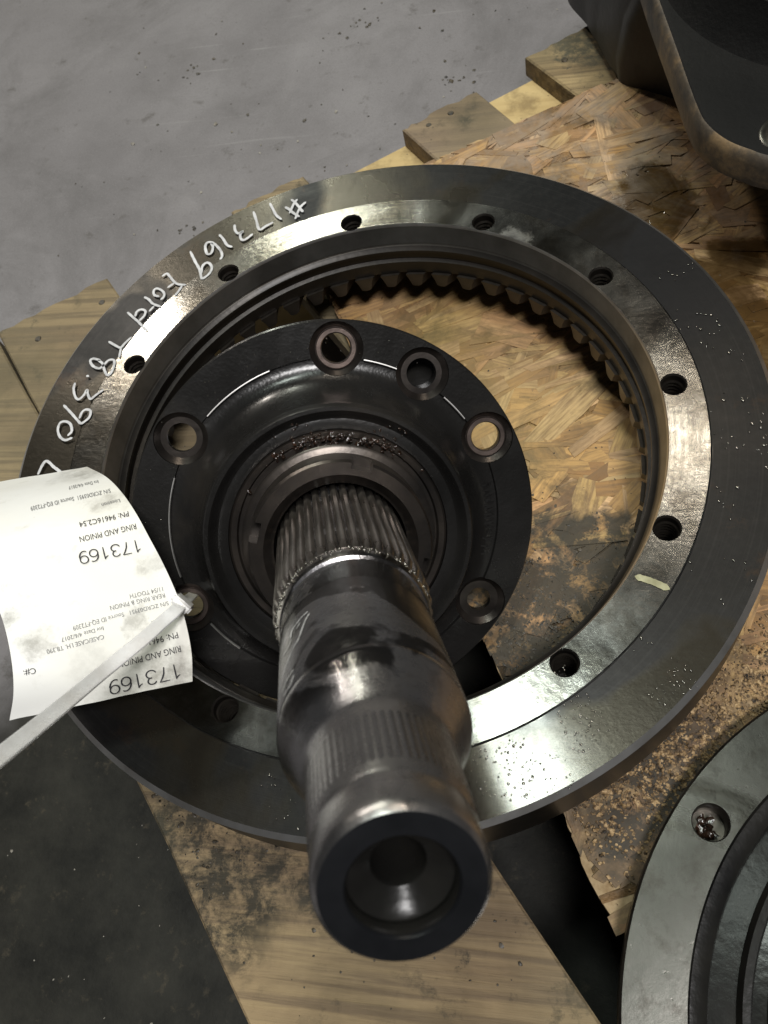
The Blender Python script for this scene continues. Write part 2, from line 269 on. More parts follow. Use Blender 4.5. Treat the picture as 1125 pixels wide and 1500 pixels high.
    M['hub_face'] = a.set(color=c, rough=a.mix(oil, .28, .18), metal=.9, aniso=.4, tangent=a.tangent(), normal=a.bump(a.math('ADD', a.noise(160, 5, .7), a.math('MULTIPLY', pit, -.5)), .16, .0006))
    a = N('black_gloss'); M['black_gloss'] = a.set(color=a.ramp(a.noise(40, 4), [(.3, (.006, .006, .006)), (.7, (.016, .015, .013))]), rough=.20, spec=.2, normal=a.bump(a.noise(200, 3), .15, .0008))
    a = N('rough_cast'); M['rough_cast'] = a.set(color=a.ramp(a.noise(30, 5), [(.3, (.005, .005, .005)), (.7, (.014, .013, .012))]), rough=.34, spec=.2, metal=.0, normal=a.bump(a.noise(140, 5, .7), .9, .003))
    return M

# ------------------------------------------------------------------ mesh helpers
class MB:
    def __init__(s): s.v = []; s.f = []; s.mi = []
    def add(s, vs, fs, mi=0):
        o = len(s.v); s.v += [tuple(p) for p in vs]; s.f += [tuple(i+o for i in f) for f in fs]; s.mi += [mi]*len(fs)
    def prism(s, pts, z0, z1, mi=0, top_mi=None, inset=0):
        n = len(pts)
        b = [(x, y, z0) for x, y in pts]; t = [(x, y, z1) for x, y in pts]
        s.add(b+t, [(i, (i+1) % n, n+(i+1) % n, n+i) for i in range(n)], mi)
        o = len(s.v)-2*n
        s.f += [tuple(o+n+i for i in range(n)), tuple(o+i for i in reversed(range(n)))]; s.mi += [mi if top_mi is None else top_mi, mi]
    def lathe(s, prof, n=96, sc=1.0, closed=True, mis=None, a0=0, a1=2*math.pi, cap=False):
        full = abs(a1-a0-2*math.pi) < 1e-6; k = len(prof); m = n if full else n+1
        vs = [(r*sc*math.cos(a0+(a1-a0)*i/n), r*sc*math.sin(a0+(a1-a0)*i/n), z*sc) for i in range(m) for r, z in prof]
        o = len(s.v); s.v += vs
        for i in range(n):
            j = (i+1) % m
            for q in range(k if closed else k-1):
                p = (q+1) % k
                s.f.append((o+i*k+q, o+j*k+q, o+j*k+p, o+i*k+p)); s.mi.append(mis[q] if mis else 0)
    def box(s, mn, mx, mat=None, mi=0):
        vs = [Vector((x, y, z)) for z in (mn[2], mx[2]) for y in (mn[1], mx[1]) for x in (mn[0], mx[0])]
        if mat: vs = [mat @ p for p in vs]
        s.add(vs, [(0,2,3,1),(4,5,7,6),(0,1,5,4),(2,6,7,3),(0,4,6,2),(1,3,7,5)], mi)
    def mesh(s, name, mats, sharp=35, fix=True):
        me = bpy.data.meshes.new(name); me.from_pydata(s.v, [], s.f)
        for m in (mats if isinstance(mats, (list, tuple)) else [mats]): me.materials.append(m)
        me.polygons.foreach_set('material_index', s.mi); me.validate()
        if fix:
            bm = bmesh.new(); bm.from_mesh(me); bmesh.ops.recalc_face_normals(bm, faces=bm.faces); bm.to_mesh(me); bm.free()
        if sharp:
            me.shade_smooth(); me.set_sharp_from_angle(angle=R(sharp))
        return me
def link(name, me, parent=None):
    o = bpy.data.objects.new(name, me); col.objects.link(o)
    if parent is not None: o.parent = parent
    return o
def tag(o, label=None, cat=None, group=None, kind=None):
    for k, v in (('label', label), ('category', cat), ('group', group), ('kind', kind)):
        if v: o[k] = v
    return o
def thing(name, mat, label, cat, group=None):
    o = bpy.data.objects.new(name, None); col.objects.link(o); o.matrix_world = mat; o.empty_display_size = .02
    return tag(o, label, cat, group)
def cut(o, cutter_me):
    c = bpy.data.objects.new('cutter', cutter_me); col.objects.link(c); c.matrix_world = Matrix.Identity(4)
    keep = (o.parent, o.matrix_basis.copy()); o.parent = None; o.matrix_basis = Matrix.Identity(4)
    md = o.modifiers.new('b', 'BOOLEAN'); md.operation = 'DIFFERENCE'; md.solver = 'EXACT'; md.object = c
    bpy.context.view_layer.update(); dg = bpy.context.evaluated_depsgraph_get()
    me = bpy.data.meshes.new_from_object(o.evaluated_get(dg)); o.modifiers.clear()
    old = o.data; me.name = old.name; o.data = me; bpy.data.meshes.remove(old)
    me.shade_smooth(); me.set_sharp_from_angle(angle=R(35))
    bpy.data.objects.remove(c); bpy.data.meshes.remove(cutter_me)
    o.parent = keep[0]; o.matrix_basis = keep[1]
def world_child(me, name, parent):    # mesh given in world coordinates under an empty
    o = link(name, me, parent); o.matrix_parent_inverse = parent.matrix_world.inverted(); return o
def catmull(P, k=6):
    P = [Vector(p) for p in P]
    if len(P) < 3: return [P[0].lerp(P[-1], i/k) for i in range(k+1)]
    E = [P[0]*2-P[1]]+P+[P[-1]*2-P[-2]]; out = []
    for i in range(1, len(E)-2):
        a, b, c, d = E[i-1:i+3]
        for j in range(k):
            t = j/k; out.append(.5*((2*b)+(c-a)*t+(2*a-5*b+4*c-d)*t*t+(3*b-a-3*c+d)*t**3))
    out.append(P[-1]); return out
def ribbon(mb, P, width, lift, fn, wob=.12):
    """a stroke: P list of 2-D points, drawn through fn(x, y, lift) -> 3-D point"""
    n = len(P); L = []; Rr = []
    for i, p in enumerate(P):
        t = (P[min(i+1, n-1)]-P[max(i-1, 0)])
        if t.length < 1e-9: t = Vector((1, 0))
        t.normalize(); q = Vector((-t.y, t.x)); ww = width*.5*(1+random.uniform(-wob, wob))
        if i in (0, n-1): ww *= .7
        L.append(p+q*ww); Rr.append(p-q*ww)
    cap0 = P[0]-(P[min(1, n-1)]-P[0]).normalized()*width*.35; cap1 = P[-1]+(P[-1]-P[-2]).normalized()*width*.35
    vs = [fn(*p, lift) for p in L]+[fn(*p, lift) for p in Rr]+[fn(*cap0, lift), fn(*cap1, lift)]
    mb.add(vs, [(i, i+1, n+i+1, n+i) for i in range(n-1)]+[(2*n, 0, n), (2*n+1, 2*n-1, n-1)])
def ico(rng, r, squash=1, sub=1):
    bm = bmesh.new(); bmesh.ops.create_icosphere(bm, subdivisions=sub, radius=r)
    vs = [v.co.copy() for v in bm.verts]; fs = [tuple(v.index for v in f.verts) for f in bm.faces]; bm.free()
    return vs, fs
ICO = ico(random, 1.0); ICO2 = ico(random, 1.0, sub=2)
def scatter(mb, spots, jitter=.35):
    for p, r, sq in spots:
        a = random.uniform(0, 6.28); ca, sa = math.cos(a), math.sin(a); ex_ = random.uniform(.6, 1.5)
        vs = []
        for v in ICO[0]:
            k = r*(1+random.uniform(-jitter, jitter)); x, y = v.x*k*ex_, v.y*k
            vs.append((p[0]+x*ca-y*sa, p[1]+x*sa+y*ca, p[2]+v.z*k*sq+r*sq*.6))
        mb.add(vs, ICO[1])

# traced shapes, in units (chalk strokes, scribble, tag surface, printed lines, tie path)
CHALK = ((((-0.4391,1.1357),(-0.4195,1.1153),(-0.4007,1.09),(-0.3818,1.0634)),0.0097),(((-0.4588,1.0959),(-0.44,1.0808),(-0.419,1.0589),(-0.3934,1.0383)),0.0097),(((-0.4157,1.1333),(-0.4263,1.1093),(-0.436,1.0622)),0.0097),(((-0.3775,1.1142),(-0.3935,1.0926),(-0.402,1.0638),(-0.407,1.0282)),0.0097),(((-0.5285,1.1231),(-0.5103,1.0895),(-0.4908,1.0544),(-0.4668,1.0307)),0.0097),(((-0.5917,1.0826),(-0.5723,1.036),(-0.5508,0.9833),(-0.5266,0.9989),(-0.5001,1.0159)),0.0097),(((-0.6618,1.0174),(-0.6537,0.9891),(-0.6379,0.97),(-0.6197,0.98),(-0.6275,0.9632),(-0.6203,0.9393),(-0.6068,0.9323),(-0.5905,0.9444),(-0.5764,0.9605)),0.0097),(((-0.7168,0.9694),(-0.697,0.9461),(-0.6736,0.9112),(-0.6515,0.8997)),0.0097),(((-0.7445,0.9271),(-0.7329,0.9067),(-0.7332,0.876),(-0.7474,0.8696),(-0.7582,0.8858),(-0.7668,0.9135),(-0.7611,0.9324),(-0.7421,0.9307),(-0.7163,0.9092),(-0.6917,0.8764),(-0.6843,0.8529),(-0.6892,0.8382)),0.0097),(((-0.8259,0.8896),(-0.7946,0.8354),(-0.7674,0.7917),(-0.7484,0.7419)),0.0097),(((-0.7559,0.7722),(-0.758,0.806),(-0.7462,0.8239),(-0.7298,0.8188),(-0.7161,0.7952),(-0.7203,0.7694),(-0.7348,0.7501),(-0.7484,0.7419)),0.0097),(((-0.9194,0.7687),(-0.9033,0.7807),(-0.8874,0.7644),(-0.8667,0.7405),(-0.8444,0.7222),(-0.8109,0.7161)),0.0089),(((-0.8623,0.7272),(-0.8829,0.7083)),0.0089),(((-0.8249,0.7097),(-0.8334,0.6846),(-0.843,0.6652)),0.0089),(((-0.9117,0.6645),(-0.9321,0.6732),(-0.9403,0.6958),(-0.9303,0.7062),(-0.9097,0.6974),(-0.8916,0.6777),(-0.8906,0.6594),(-0.899,0.649)),0.0089),(((-0.9719,0.6649),(-0.9521,0.6526),(-0.9283,0.6292),(-0.8939,0.6125)),0.0089),(((-0.9218,0.6143),(-0.9339,0.5935)),0.0089),(((-1.0258,0.5921),(-0.9962,0.5652),(-0.9693,0.5422),(-0.9434,0.5159),(-0.9224,0.4971)),0.0089),(((-0.9886,0.5718),(-0.9875,0.5933),(-0.9714,0.6031),(-0.9525,0.5947),(-0.9506,0.5731),(-0.9648,0.549)),0.0089),(((-1.0699,0.4522),(-1.0423,0.4345),(-1.0142,0.421),(-1.0014,0.4404),(-0.9815,0.4677)),0.0089),(((-1.0114,0.4168),(-1.0081,0.3747)),0.0089),(((-1.0847,0.3645),(-1.1155,0.3739),(-1.1249,0.3624),(-1.1059,0.3378),(-1.0784,0.3267),(-1.0642,0.3398),(-1.049,0.3628),(-1.0259,0.3617),(-1.0196,0.3299),(-1.0258,0.2989),(-1.0389,0.2956),(-1.0555,0.3198),(-1.0698,0.348),(-1.0918,0.3649)),0.0089),(((-1.1209,0.2944),(-1.1129,0.291)),0.0089),(((-1.1614,0.2618),(-1.1592,0.2347),(-1.1425,0.1995),(-1.1252,0.1875),(-1.1094,0.206),(-1.1033,0.2287),(-1.0918,0.2053),(-1.0767,0.1877),(-1.0603,0.2042),(-1.0367,0.2261)),0.0089),(((-1.1794,0.1628),(-1.14,0.1277),(-1.1074,0.097),(-1.0868,0.0779)),0.0089),(((-1.0991,0.1041),(-1.0958,0.1301),(-1.0815,0.1408),(-1.0622,0.1327),(-1.0604,0.1067),(-1.0743,0.0886),(-1.0868,0.0779)),0.0089),(((-1.1247,0.0296),(-1.1149,0.0494),(-1.13,0.0792),(-1.1539,0.0909),(-1.1727,0.084),(-1.1729,0.0546),(-1.1559,0.0249),(-1.1311,0.0098),(-1.1062,0.0183)),0.0089),(((-1.1974,-0.1306),(-1.1926,-0.0981),(-1.1839,-0.0781),(-1.1679,-0.0834),(-1.1458,-0.1014),(-1.1222,-0.1167),(-1.0973,-0.1369),(-1.0985,-0.1664),(-1.1577,-0.1756)),0.0097))
SCRIB = ((((2.2661,2.0812),(2.3588,2.0818),(2.4619,2.0912),(2.5448,2.1009),(2.5624,2.1495)),0.01),(((2.2436,2.1128),(2.3091,2.1484),(2.3648,2.2004),(2.422,2.2475),(2.5122,2.2718)),0.009),(((2.3886,2.1193),(2.4477,2.1379)),0.008),(((2.5448,2.1749),(2.6371,2.1956),(2.7516,2.1849)),0.006),(((2.5615,2.29),(2.6332,2.3128),(2.7152,2.3397),(2.7629,2.348)),0.007),(((2.6736,2.0777),(2.7878,2.0973),(2.9323,2.1488)),0.005),(((2.809,1.8981),(3.0771,1.8096)),0.004),(((2.4997,2.4884),(2.56,2.5252),(2.703,2.5186)),0.008),(((2.4991,2.4468),(2.6287,2.452),(2.7515,2.468)),0.006))
TAG = (((-0.3606,-0.9237,0.22),(-0.4887,-0.9567,0.2219),(-0.6143,-0.9916,0.23),(-0.7348,-1.0286,0.2469),(-0.8502,-1.067,0.27)),((-0.3583,-0.8561,0.27),(-0.4815,-0.8899,0.2719),(-0.6019,-0.9258,0.28),(-0.7169,-0.9641,0.2969),(-0.8267,-1.0038,0.32)),((-0.3795,-0.7723,0.31),(-0.4996,-0.8058,0.3119),(-0.6169,-0.8416,0.32),(-0.7284,-0.8802,0.3369),(-0.8347,-0.9205,0.36)),((-0.4098,-0.7043,0.335),(-0.532,-0.7306,0.3369),(-0.6516,-0.7595,0.345),(-0.7656,-0.7918,0.3619),(-0.8745,-0.8261,0.385)),((-0.4537,-0.633,0.35),(-0.5794,-0.6561,0.3519),(-0.7025,-0.6821,0.36),(-0.8201,-0.7118,0.3769),(-0.9324,-0.7438,0.4)),((-0.5107,-0.5551,0.355),(-0.641,-0.5781,0.3569),(-0.7687,-0.6043,0.365),(-0.8907,-0.6345,0.3819),(-1.0073,-0.6674,0.405)),((-0.578,-0.4688,0.345),(-0.7142,-0.4919,0.3469),(-0.8476,-0.5184,0.355),(-0.9751,-0.5493,0.3719),(-1.097,-0.5831,0.395)),((-0.6716,-0.3709,0.3),(-0.8158,-0.395,0.3019),(-0.9572,-0.4226,0.31),(-1.0925,-0.455,0.3269),(-1.2221,-0.4906,0.35)),((-0.7899,-0.2691,0.22),(-0.9422,-0.2959,0.2219),(-1.0916,-0.3265,0.23),(-1.2345,-0.362,0.2469),(-1.3716,-0.4007,0.27)),((-0.9461,-0.1615,0.1),(-1.1095,-0.1904,0.1019),(-1.2698,-0.2232,0.11),(-1.4236,-0.2611,0.1269),(-1.5713,-0.3023,0.15)))
TEXT = (('173169',0.0503,5.05,0.4183,4.91,0.0198,-0.44),('RING AND PINION',0.0323,5.63,0.3639,5.47,0.0087,-0.2),('PN: 94616C2.54',0.034,6.14,0.3207,6.0,0.0105,-0.2),('Location',0.0362,6.7,0.145,6.62,0.007,-0.14),('S/N ZCRD03951  Source ID EQ-FT2309',0.0422,7.25,0.5063,6.93,0.0122,-0.19),('Inv Date 4/6/2017',0.0579,7.85,0.2294,7.73,0.0122,-0.19),('11/54 TOOTH',0.0598,3.23,0.2541,3.17,0.0048,-0.15),('REAR RING & PINION',0.0635,3.0,0.3858,2.9,0.002,-0.15),('S/N ZCRD03951   Source ID EQ-FT2309',0.0595,2.69,0.6232,2.51,0.0012,-0.14),('Inv Date 4/6/2017',0.4548,2.31,0.7033,2.25,-0.0,-0.12),('CASE/CASE I.H. T8.390',0.4634,2.06,0.7976,2.02,-0.0015,-0.13),('Location',0.0589,2.16,0.1825,2.14,0.0014,-0.14),('PN: 94616C2.54',0.0568,1.65,0.3669,1.62,-0.0019,-0.17),('RING AND PINION',0.0556,1.27,0.4096,1.21,-0.0024,-0.19),('173169',0.0667,0.74,0.4668,0.66,-0.0177,-0.52),('C#:',0.8755,1.61,0.9422,1.59,-0.0067,-0.17))
TIE = ((-0.6313,-0.4838,-0.2401),(-0.5354,-0.5852,-0.0162),(-0.4458,-0.6778,0.1908),(-0.386,-0.7468,0.3365),(-0.3784,-0.7814,0.3801),(-0.3873,-0.8178,0.4094),(-0.3999,-0.8912,0.4722),(-0.4344,-1.01,0.5685),(-0.3864,-1.165,0.799),(-0.3207,-1.3037,1.0338),(-0.2695,-1.3837,1.1874),(-0.2475,-1.4452,1.2999))
TICK = ((.848,-.501),(.889,-.515),(.932,-.536))
MAT = make_materials()

# ------------------------------------------------------------------ setting: the floor
mb = MB(); mb.add([(-12, -12, 0), (12, -12, 0), (12, 12, 0), (-12, 12, 0)], [(0, 1, 2, 3)])
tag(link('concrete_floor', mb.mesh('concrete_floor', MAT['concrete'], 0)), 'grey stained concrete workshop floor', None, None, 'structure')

# ------------------------------------------------------------------ pallet
NV = Vector((.788, .616)); DV = Vector((.616, -.788))          # across / along the deck boards
SV = Vector((math.cos(R(32.5)), math.sin(R(32.5))))            # along the stringers
SP = Vector((.245, 2.337))                                     # a point on the far stringer's outer edge
SN = Vector((SV.y, -SV.x))                                     # from that edge towards the camera
def far_d(n, off=0.0):           # where a board of position n meets the pallet's far edge
    a = NV*n; k = (SP+SN*off-a).dot(SN)/DV.dot(SN); return k
ZB = -.475
pallet = thing('wooden_pallet', Matrix.Translation(V(.5, 0, -ZF)), 'worn wooden pallet with spaced deck boards under the gear parts', 'pallet')
def board(n0, n1, off, length, rough, crack=None):
    pts = []
    d0, d1 = far_d(n0, off), far_d(n1, off)
    far = []
    K = 16
    for i in range(K+1):
        t = i/K; n = n0+(n1-n0)*t; far.append((n, d0+(d1-d0)*t+random.uniform(-rough, rough)))
    near = [(n1, d1+length), (n0, d0+length)]
    # long sides slightly wavy
    right = [(n1+random.uniform(-.006, .006), d1+length*j/14) for j in range(1, 14)]
    left = [(n0+random.uniform(-.006, .006), d0+length*(14-j)/14) for j in range(1, 14)]
    if crack:
        cn, cl = crack; new = []
        for i, (n, d) in enumerate(far):
            if i and far[i-1][0] < cn <= n:
                new += [(cn-.009, d), (cn-.005, d+cl*.4), (cn+.004, d+cl*.7), (cn, d+cl), (cn+.008, d+cl*.7), (cn+.003, d+cl*.4), (cn+.009, d)]
            new.append((n, d))
        far = new
    ring = far+right+near[:1]+near[1:]+left
    P = [NV*n+DV*d for n, d in ring]
    mb = MB(); bm = bmesh.new()
    top = [bm.verts.new(V(p.x, p.y, ZB+random.uniform(-.0015, .0015))) for p in P]; bm.faces.new(top)
    ret = bmesh.ops.extrude_face_region(bm, geom=list(bm.faces)); ext = [g for g in ret['geom'] if isinstance(g, bmesh.types.BMVert)]
    for v_ in ext: v_.co.z -= .105*U
    bmesh.ops.recalc_face_normals(bm, faces=bm.faces)
    sharp = [e for e in bm.edges if e.calc_length() > 0 and e.is_manifold and e.calc_face_angle(0) > .8 and e.verts[0].co.z > (ZB+ZF-.01)*U and e.verts[1].co.z > (ZB+ZF-.01)*U]
    bmesh.ops.bevel(bm, geom=sharp, offset=.0012, segments=1, affect='EDGES')
    bmesh.ops.triangulate(bm, faces=[f for f in bm.faces if len(f.verts) > 6])
    me = bpy.data.meshes.new('deck_board'); bm.to_mesh(me); bm.free(); me.materials.append(MAT['board'])
    return world_child(me, 'deck_board', pallet)
b1 = board(-1.31, -.437, -.02, 5.2, .012, (-1.02, 1.15))
b2 = board(.24, .63, -.03, 5.2, .013)
b3 = board(1.166, 1.583, .0, 5.2, .013)
b4 = board(1.90, 2.50, -.05, 5.2, .013)
b5 = board(2.85, 3.45, -.02, 5.2, .013)
def nail(bd, n, off):
    d = far_d(n, off); p = NV*n+DV*d
    mb = MB(); mb.lathe([(.0, .003), (.013, .003), (.016, .0), (.016, -.02), (0, -.02)], 14, U, closed=False)
    me = mb.mesh('nail_hole', MAT['crumb']); me.transform(Matrix.Translation(V(p.x, p.y, ZB)))
    o = link('nail_head', me, bd); o.matrix_parent_inverse = pallet.matrix_world.inverted() @ Matrix.Identity(4)
    o.matrix_parent_inverse = (pallet.matrix_world @ bd.matrix_parent_inverse).inverted()
nail(b3, 1.275, .07); nail(b3, 1.40, .065); nail(b4, 2.02, .10); nail(b1, -.86, .14); nail(b1, -.52, .12)
def stringer(off, bottom):
    mb = MB(); a = SP+SN*off-SV*1.95; b = a+SV*5.6; wv = SN*.24
    P = [a, b, b+wv, a+wv]
    mb.prism([(p.x*U, p.y*U) for p in P], (.115)*U, (ZB-.108+ZF)*U)
    return world_child(mb.mesh('stringer', MAT['stringer'], 0), 'stringer', pallet)
for o_ in (0.0, 1.70, 4.9): stringer(o_, 0)
for k in range(3):
    mb = MB(); a = SP-SV*(2.6-2.9*k); P = [a, a+SV*.6, a+SV*.6+SN*5.1, a+SN*5.1]
    mb.prism([(p.x*U, p.y*U) for p in P], .0008, .112*U)
    world_child(mb.mesh('bottom_board', MAT['board'], 0), 'bottom_board', pallet)

# ------------------------------------------------------------------ oriented strand board sheet
OS = Vector((.431, -.902)); OE = Vector((.887, .462)); ZO = -.42; OT = .05
Q0 = Vector((-.584, 1.453)); Q1 = Vector((.79, -1.432)); LEN = 4.0
osb = thing('strand_board', Matrix.Translation(V(.8, .3, ZO-OT)), 'oil stained sheet of oriented strand board lying on the pallet', 'strand board')
edge = [Q0+(Q1-Q0)*(i/60)+OE*random.uniform(-.012, .012) for i in range(61)]
faredge = [Q0+OE*(LEN*(1-i/50))+OS*random.uniform(-.012, .012) for i in range(51)]
poly = edge+[Q1+OE*LEN]+faredge[:-1]
mb = MB(); mb.prism([(p.x*U, p.y*U) for p in poly], (ZO-OT+ZF)*U, (ZO+ZF)*U-.0013)
world_child(mb.mesh('panel_core', MAT['core'], 0), 'panel_core', osb)
def clip(pts, p, nrm):
    out = []
    for i in range(len(pts)):
        a, b = pts[i], pts[(i+1) % len(pts)]; da, db = (a-p).dot(nrm), (b-p).dot(nrm)
        if da >= 0: out.append(a)
        if da*db < 0: out.append(a.lerp(b, da/(da-db)))
    return out
TINTS = [(.47, .275, .095), (.52, .315, .12), (.40, .22, .07), (.55, .375, .17), (.32, .175, .058), (.50, .28, .12), (.43, .245, .085), (.56, .36, .18), (.25, .13, .045), (.49, .32, .12)]
def strands(cnt, xr, yr, lz, seed):
    rnd = random.Random(seed); V_, F_, T_, G_ = [], [], [], []
    for k in range(cnt):
        c = Vector((rnd.uniform(*xr), rnd.uniform(*yr)))
        if (c-Q0).dot(OE.normalized()) < -.05 or (c-Q0).dot(OS) < -.05: continue
        ang = math.atan2(OE.y, OE.x)+rnd.gauss(0, .42)+(rnd.random() < .30)*rnd.uniform(-1.5, 1.5)
        L, Wd = rnd.uniform(.14, .58), rnd.choice((rnd.uniform(.014, .04), rnd.uniform(.035, .085), rnd.uniform(.06, .14)))
        t = Vector((math.cos(ang), math.sin(ang))); q = Vector((-t.y, t.x))
        pts = [c-t*L*.5*rnd.uniform(.8, 1)-q*Wd*.5*rnd.uniform(.6, 1), c-q*Wd*.5*rnd.uniform(.9, 1.1), c+t*L*.5*rnd.uniform(.8, 1)-q*Wd*.5*rnd.uniform(.5, 1), c+t*L*.5*rnd.uniform(.85, 1.05)+q*Wd*.5*rnd.uniform(.5, 1),
               c+q*Wd*.5*rnd.uniform(.9, 1.1), c-t*L*.5*rnd.uniform(.85, 1.05)+q*Wd*.5*rnd.uniform(.6, 1)]
        j = rnd.uniform(-.012, .008)
        pts = clip(pts, Q0+OE*j, Vector((-OS.y, OS.x)))
        if len(pts) > 2: pts = clip(pts, Q0+OS*rnd.uniform(-.01, .01), Vector((-OE.y, OE.x))*-1)
        if len(pts) > 2: pts = clip(pts, Q1, Vector((-OE.y, OE.x)))
        if len(pts) < 3: continue
        z = (ZO+ZF)*U-.0012+lz*(k+1)/cnt; tilt = Vector((rnd.gauss(0, .004), rnd.gauss(0, .010)))
        n = len(pts); o = len(V_); th = .0011
        for p in pts: V_.append((p.x*U, p.y*U, z+((p-c).dot(t)*tilt.x+(p-c).dot(q)*tilt.y)*U))
        for p in pts: V_.append((p.x*U, p.y*U, z-th))
        for p in pts+pts: G_.append(((p-c).dot(t)*U+k*.013, (p-c).dot(q)*U+k*.37, k*.11))
        F_.append(tuple(o+i for i in range(n))); F_ += [(o+i, o+n+i, o+n+(i+1) % n, o+(i+1) % n) for i in range(n)]
        b = rnd.uniform(.62, 1.25); tc = TINTS[rnd.randrange(len(TINTS))]; tc = tuple(min(1, x*b) for x in tc)
        T_ += [tc]*(n+1)
    me = bpy.data.meshes.new('wood_strands'); me.from_pydata(V_, [], F_); me.validate(); me.materials.append(MAT['strand'])
    ga = me.attributes.new('grain', 'FLOAT_VECTOR', 'POINT')
    for i, g_ in enumerate(G_): ga.data[i].vector = g_
    at = me.attributes.new('tint', 'FLOAT_COLOR', 'FACE')
    for i, t_ in enumerate(T_[:len(me.polygons)]): at.data[i].color = (*t_, 1)
    return me
tag(world_child(strands(9500, (-.7, 4.2), (-1.5, 3.4), .0019, 3), 'wood_strands', osb), None, None, None, 'stuff')

# ------------------------------------------------------------------ ring gear
ring = thing('ring_gear', Matrix.Translation(V(0, 0, ZO)), 'large steel ring gear lying teeth down with white handwriting on its face', 'ring gear')
H = .42
prof = [(1.083, H), (1.089, H-.005), (1.280, H-.005), (1.297, H-.020), (1.297, H-.27), (1.255, H-.325), (.918, H-.218), (.906, H-.205), (.908, H-.150), (.921, H-.143), (.922, H-.118), (.917, H-.114), (.918, H-.100), (.936, H-.090),
        (.942, H-.082), (.956, H-.010), (.962, H)]
mis = [0, 0, 2, 1, 1, 3, 1, 1, 1, 1, 1, 1, 1, 3, 4, 2, 0]
mb = MB(); mb.lathe(prof, 216, U, True, mis)
body = link('gear_body', mb.mesh('gear_body', [MAT['ring_face'], MAT['bore_dark'], MAT['edge'], MAT['bare_bore'], MAT['bore_lip']]), ring)
cm = MB()
for k in range(12):
    a = R(100-30*k); hole = MB(); hole.lathe([(0, H-.22), (.0385, H-.22), (.0385, H-.006), (.0435, H+.0005), (.0435, H+.05), (0, H+.05)], 32, U, False)
    M_ = Matrix.Translation((math.cos(a)*U, math.sin(a)*U, 0)); cm.add([M_ @ Vector(p) for p in hole.v], hole.f, 1)
cut(body, cm.mesh('cutter', [MAT['ring_face'], MAT['oily_steel']], 0))
# thread turns inside each bolt hole
th = MB()
for q in range(7): th.lathe([(.0395, H-.03-.018*q), (.0340, H-.039-.018*q), (.0395, H-.048-.018*q)], 24, U, False)
thm = th.mesh('bolt_thread', MAT['oily_steel'])
for k in range(12):
    a = R(100-30*k); o = link('bolt_thread', thm, body); o.location = (math.cos(a)*U, math.sin(a)*U, 0)
# one tooth: a spiral ridge from toe to heel, 54 of them
mb = MB(); K = 8; rows = []
for i in range(K+1):
    t = i/K; r = .893+.382*t; tw = -.16*t-.07*t*t
    zr = H-.205-.108*t; ztip = .006+(1-t)*.142; wr = .037+.020*t; wt = .019+.006*t
    sec = [(-wr, zr), (-wr*.72, zr+(ztip-zr)*.45), (-wt, ztip+.006), (-wt*.5, ztip), (wt*.5, ztip), (wt, ztip+.006), (wr*.72, zr+(ztip-zr)*.45), (wr, zr)]
    rows.append([(r*U*math.cos(tw+x/r), r*U*math.sin(tw+x/r), z*U) for x, z in sec])
n = 8; mb.add([p for rw in rows for p in rw], [(i*n+j, i*n+(j+1) % n, (i+1)*n+(j+1) % n, (i+1)*n+j) for i in range(K) for j in range(n)]+[tuple(K*n+j for j in range(n))]); mb.add([], [tuple(i-len(mb.v) for i in range(n))], 1)
tm = mb.mesh('tooth', [MAT['tooth'], MAT['tooth']])
for k in range(54):
    o = link('tooth', tm, ring); o.rotation_euler = (0, 0, 2*math.pi*k/54)
# white handwriting
mb = MB()
for i, (pts, wd) in enumerate(CHALK):
    P = catmull([Vector(p) for p in pts], 5)
    ribbon(mb, P, wd*1.12, .0006+.00002*i, lambda x, y, l: (x*U, y*U, (H-.0005)*U+l-.0004))
me = mb.mesh('handwriting', MAT['chalk'], 0)
tag(link('handwriting', me, ring), 'white handwritten number on the ring gear face')
# oil beads on the face
mb = MB(); rnd = random.Random(5)
def bead(x, y, r, z=H):
    s_ = rnd.uniform(.85, 1.2); mb.add([(x*U+v.x*r*U*s_, y*U+v.y*r*U, (z-.003)*U+max(v.z, -.2)*r*U*.42) for v in ICO2[0]], ICO2[1])
def beads(cnt, a0, a1, r0, r1, s0, s1):
    for _ in range(cnt):
        a = R(rnd.uniform(a0, a1)); r = rnd.uniform(r0, r1)
        if mnoise.noise(Vector((r*math.cos(a)*7, r*math.sin(a)*7, 3))) < .02: continue
        bead(r*math.cos(a), r*math.sin(a), rnd.uniform(s0, s1)*rnd.choice((.5, .7, 1)))
beads(190, -4, 34, 1.02, 1.28, .002, .0060); beads(70, -34, 0, 1.09, 1.28, .002, .005); beads(1100, -76, -38, 1.0, 1.29, .0016, .0042); beads(140, -100, -76, 1.1, 1.29, .0015, .0035); beads(26, -6, 14, .98, 1.07, .004, .007)
tag(link('oil_beads', mb.mesh('oil_beads', MAT['drop'], 60), ring), None, None, None, 'stuff')
# yellow paint tick
mb = MB(); ribbon(mb, catmull([Vector(p) for p in TICK], 6), .020, .0, lambda x, y, l: (x*U, y*U, H*U+.0003), .1)
a = N('yellow_tick'); link('paint_tick', mb.mesh('paint_tick', a.set(color=a.ramp(a.noise(200, 4), [(.3, (.22, .21, .11)), (.7, (.42, .41, .25))]), rough=.5), 0), ring)

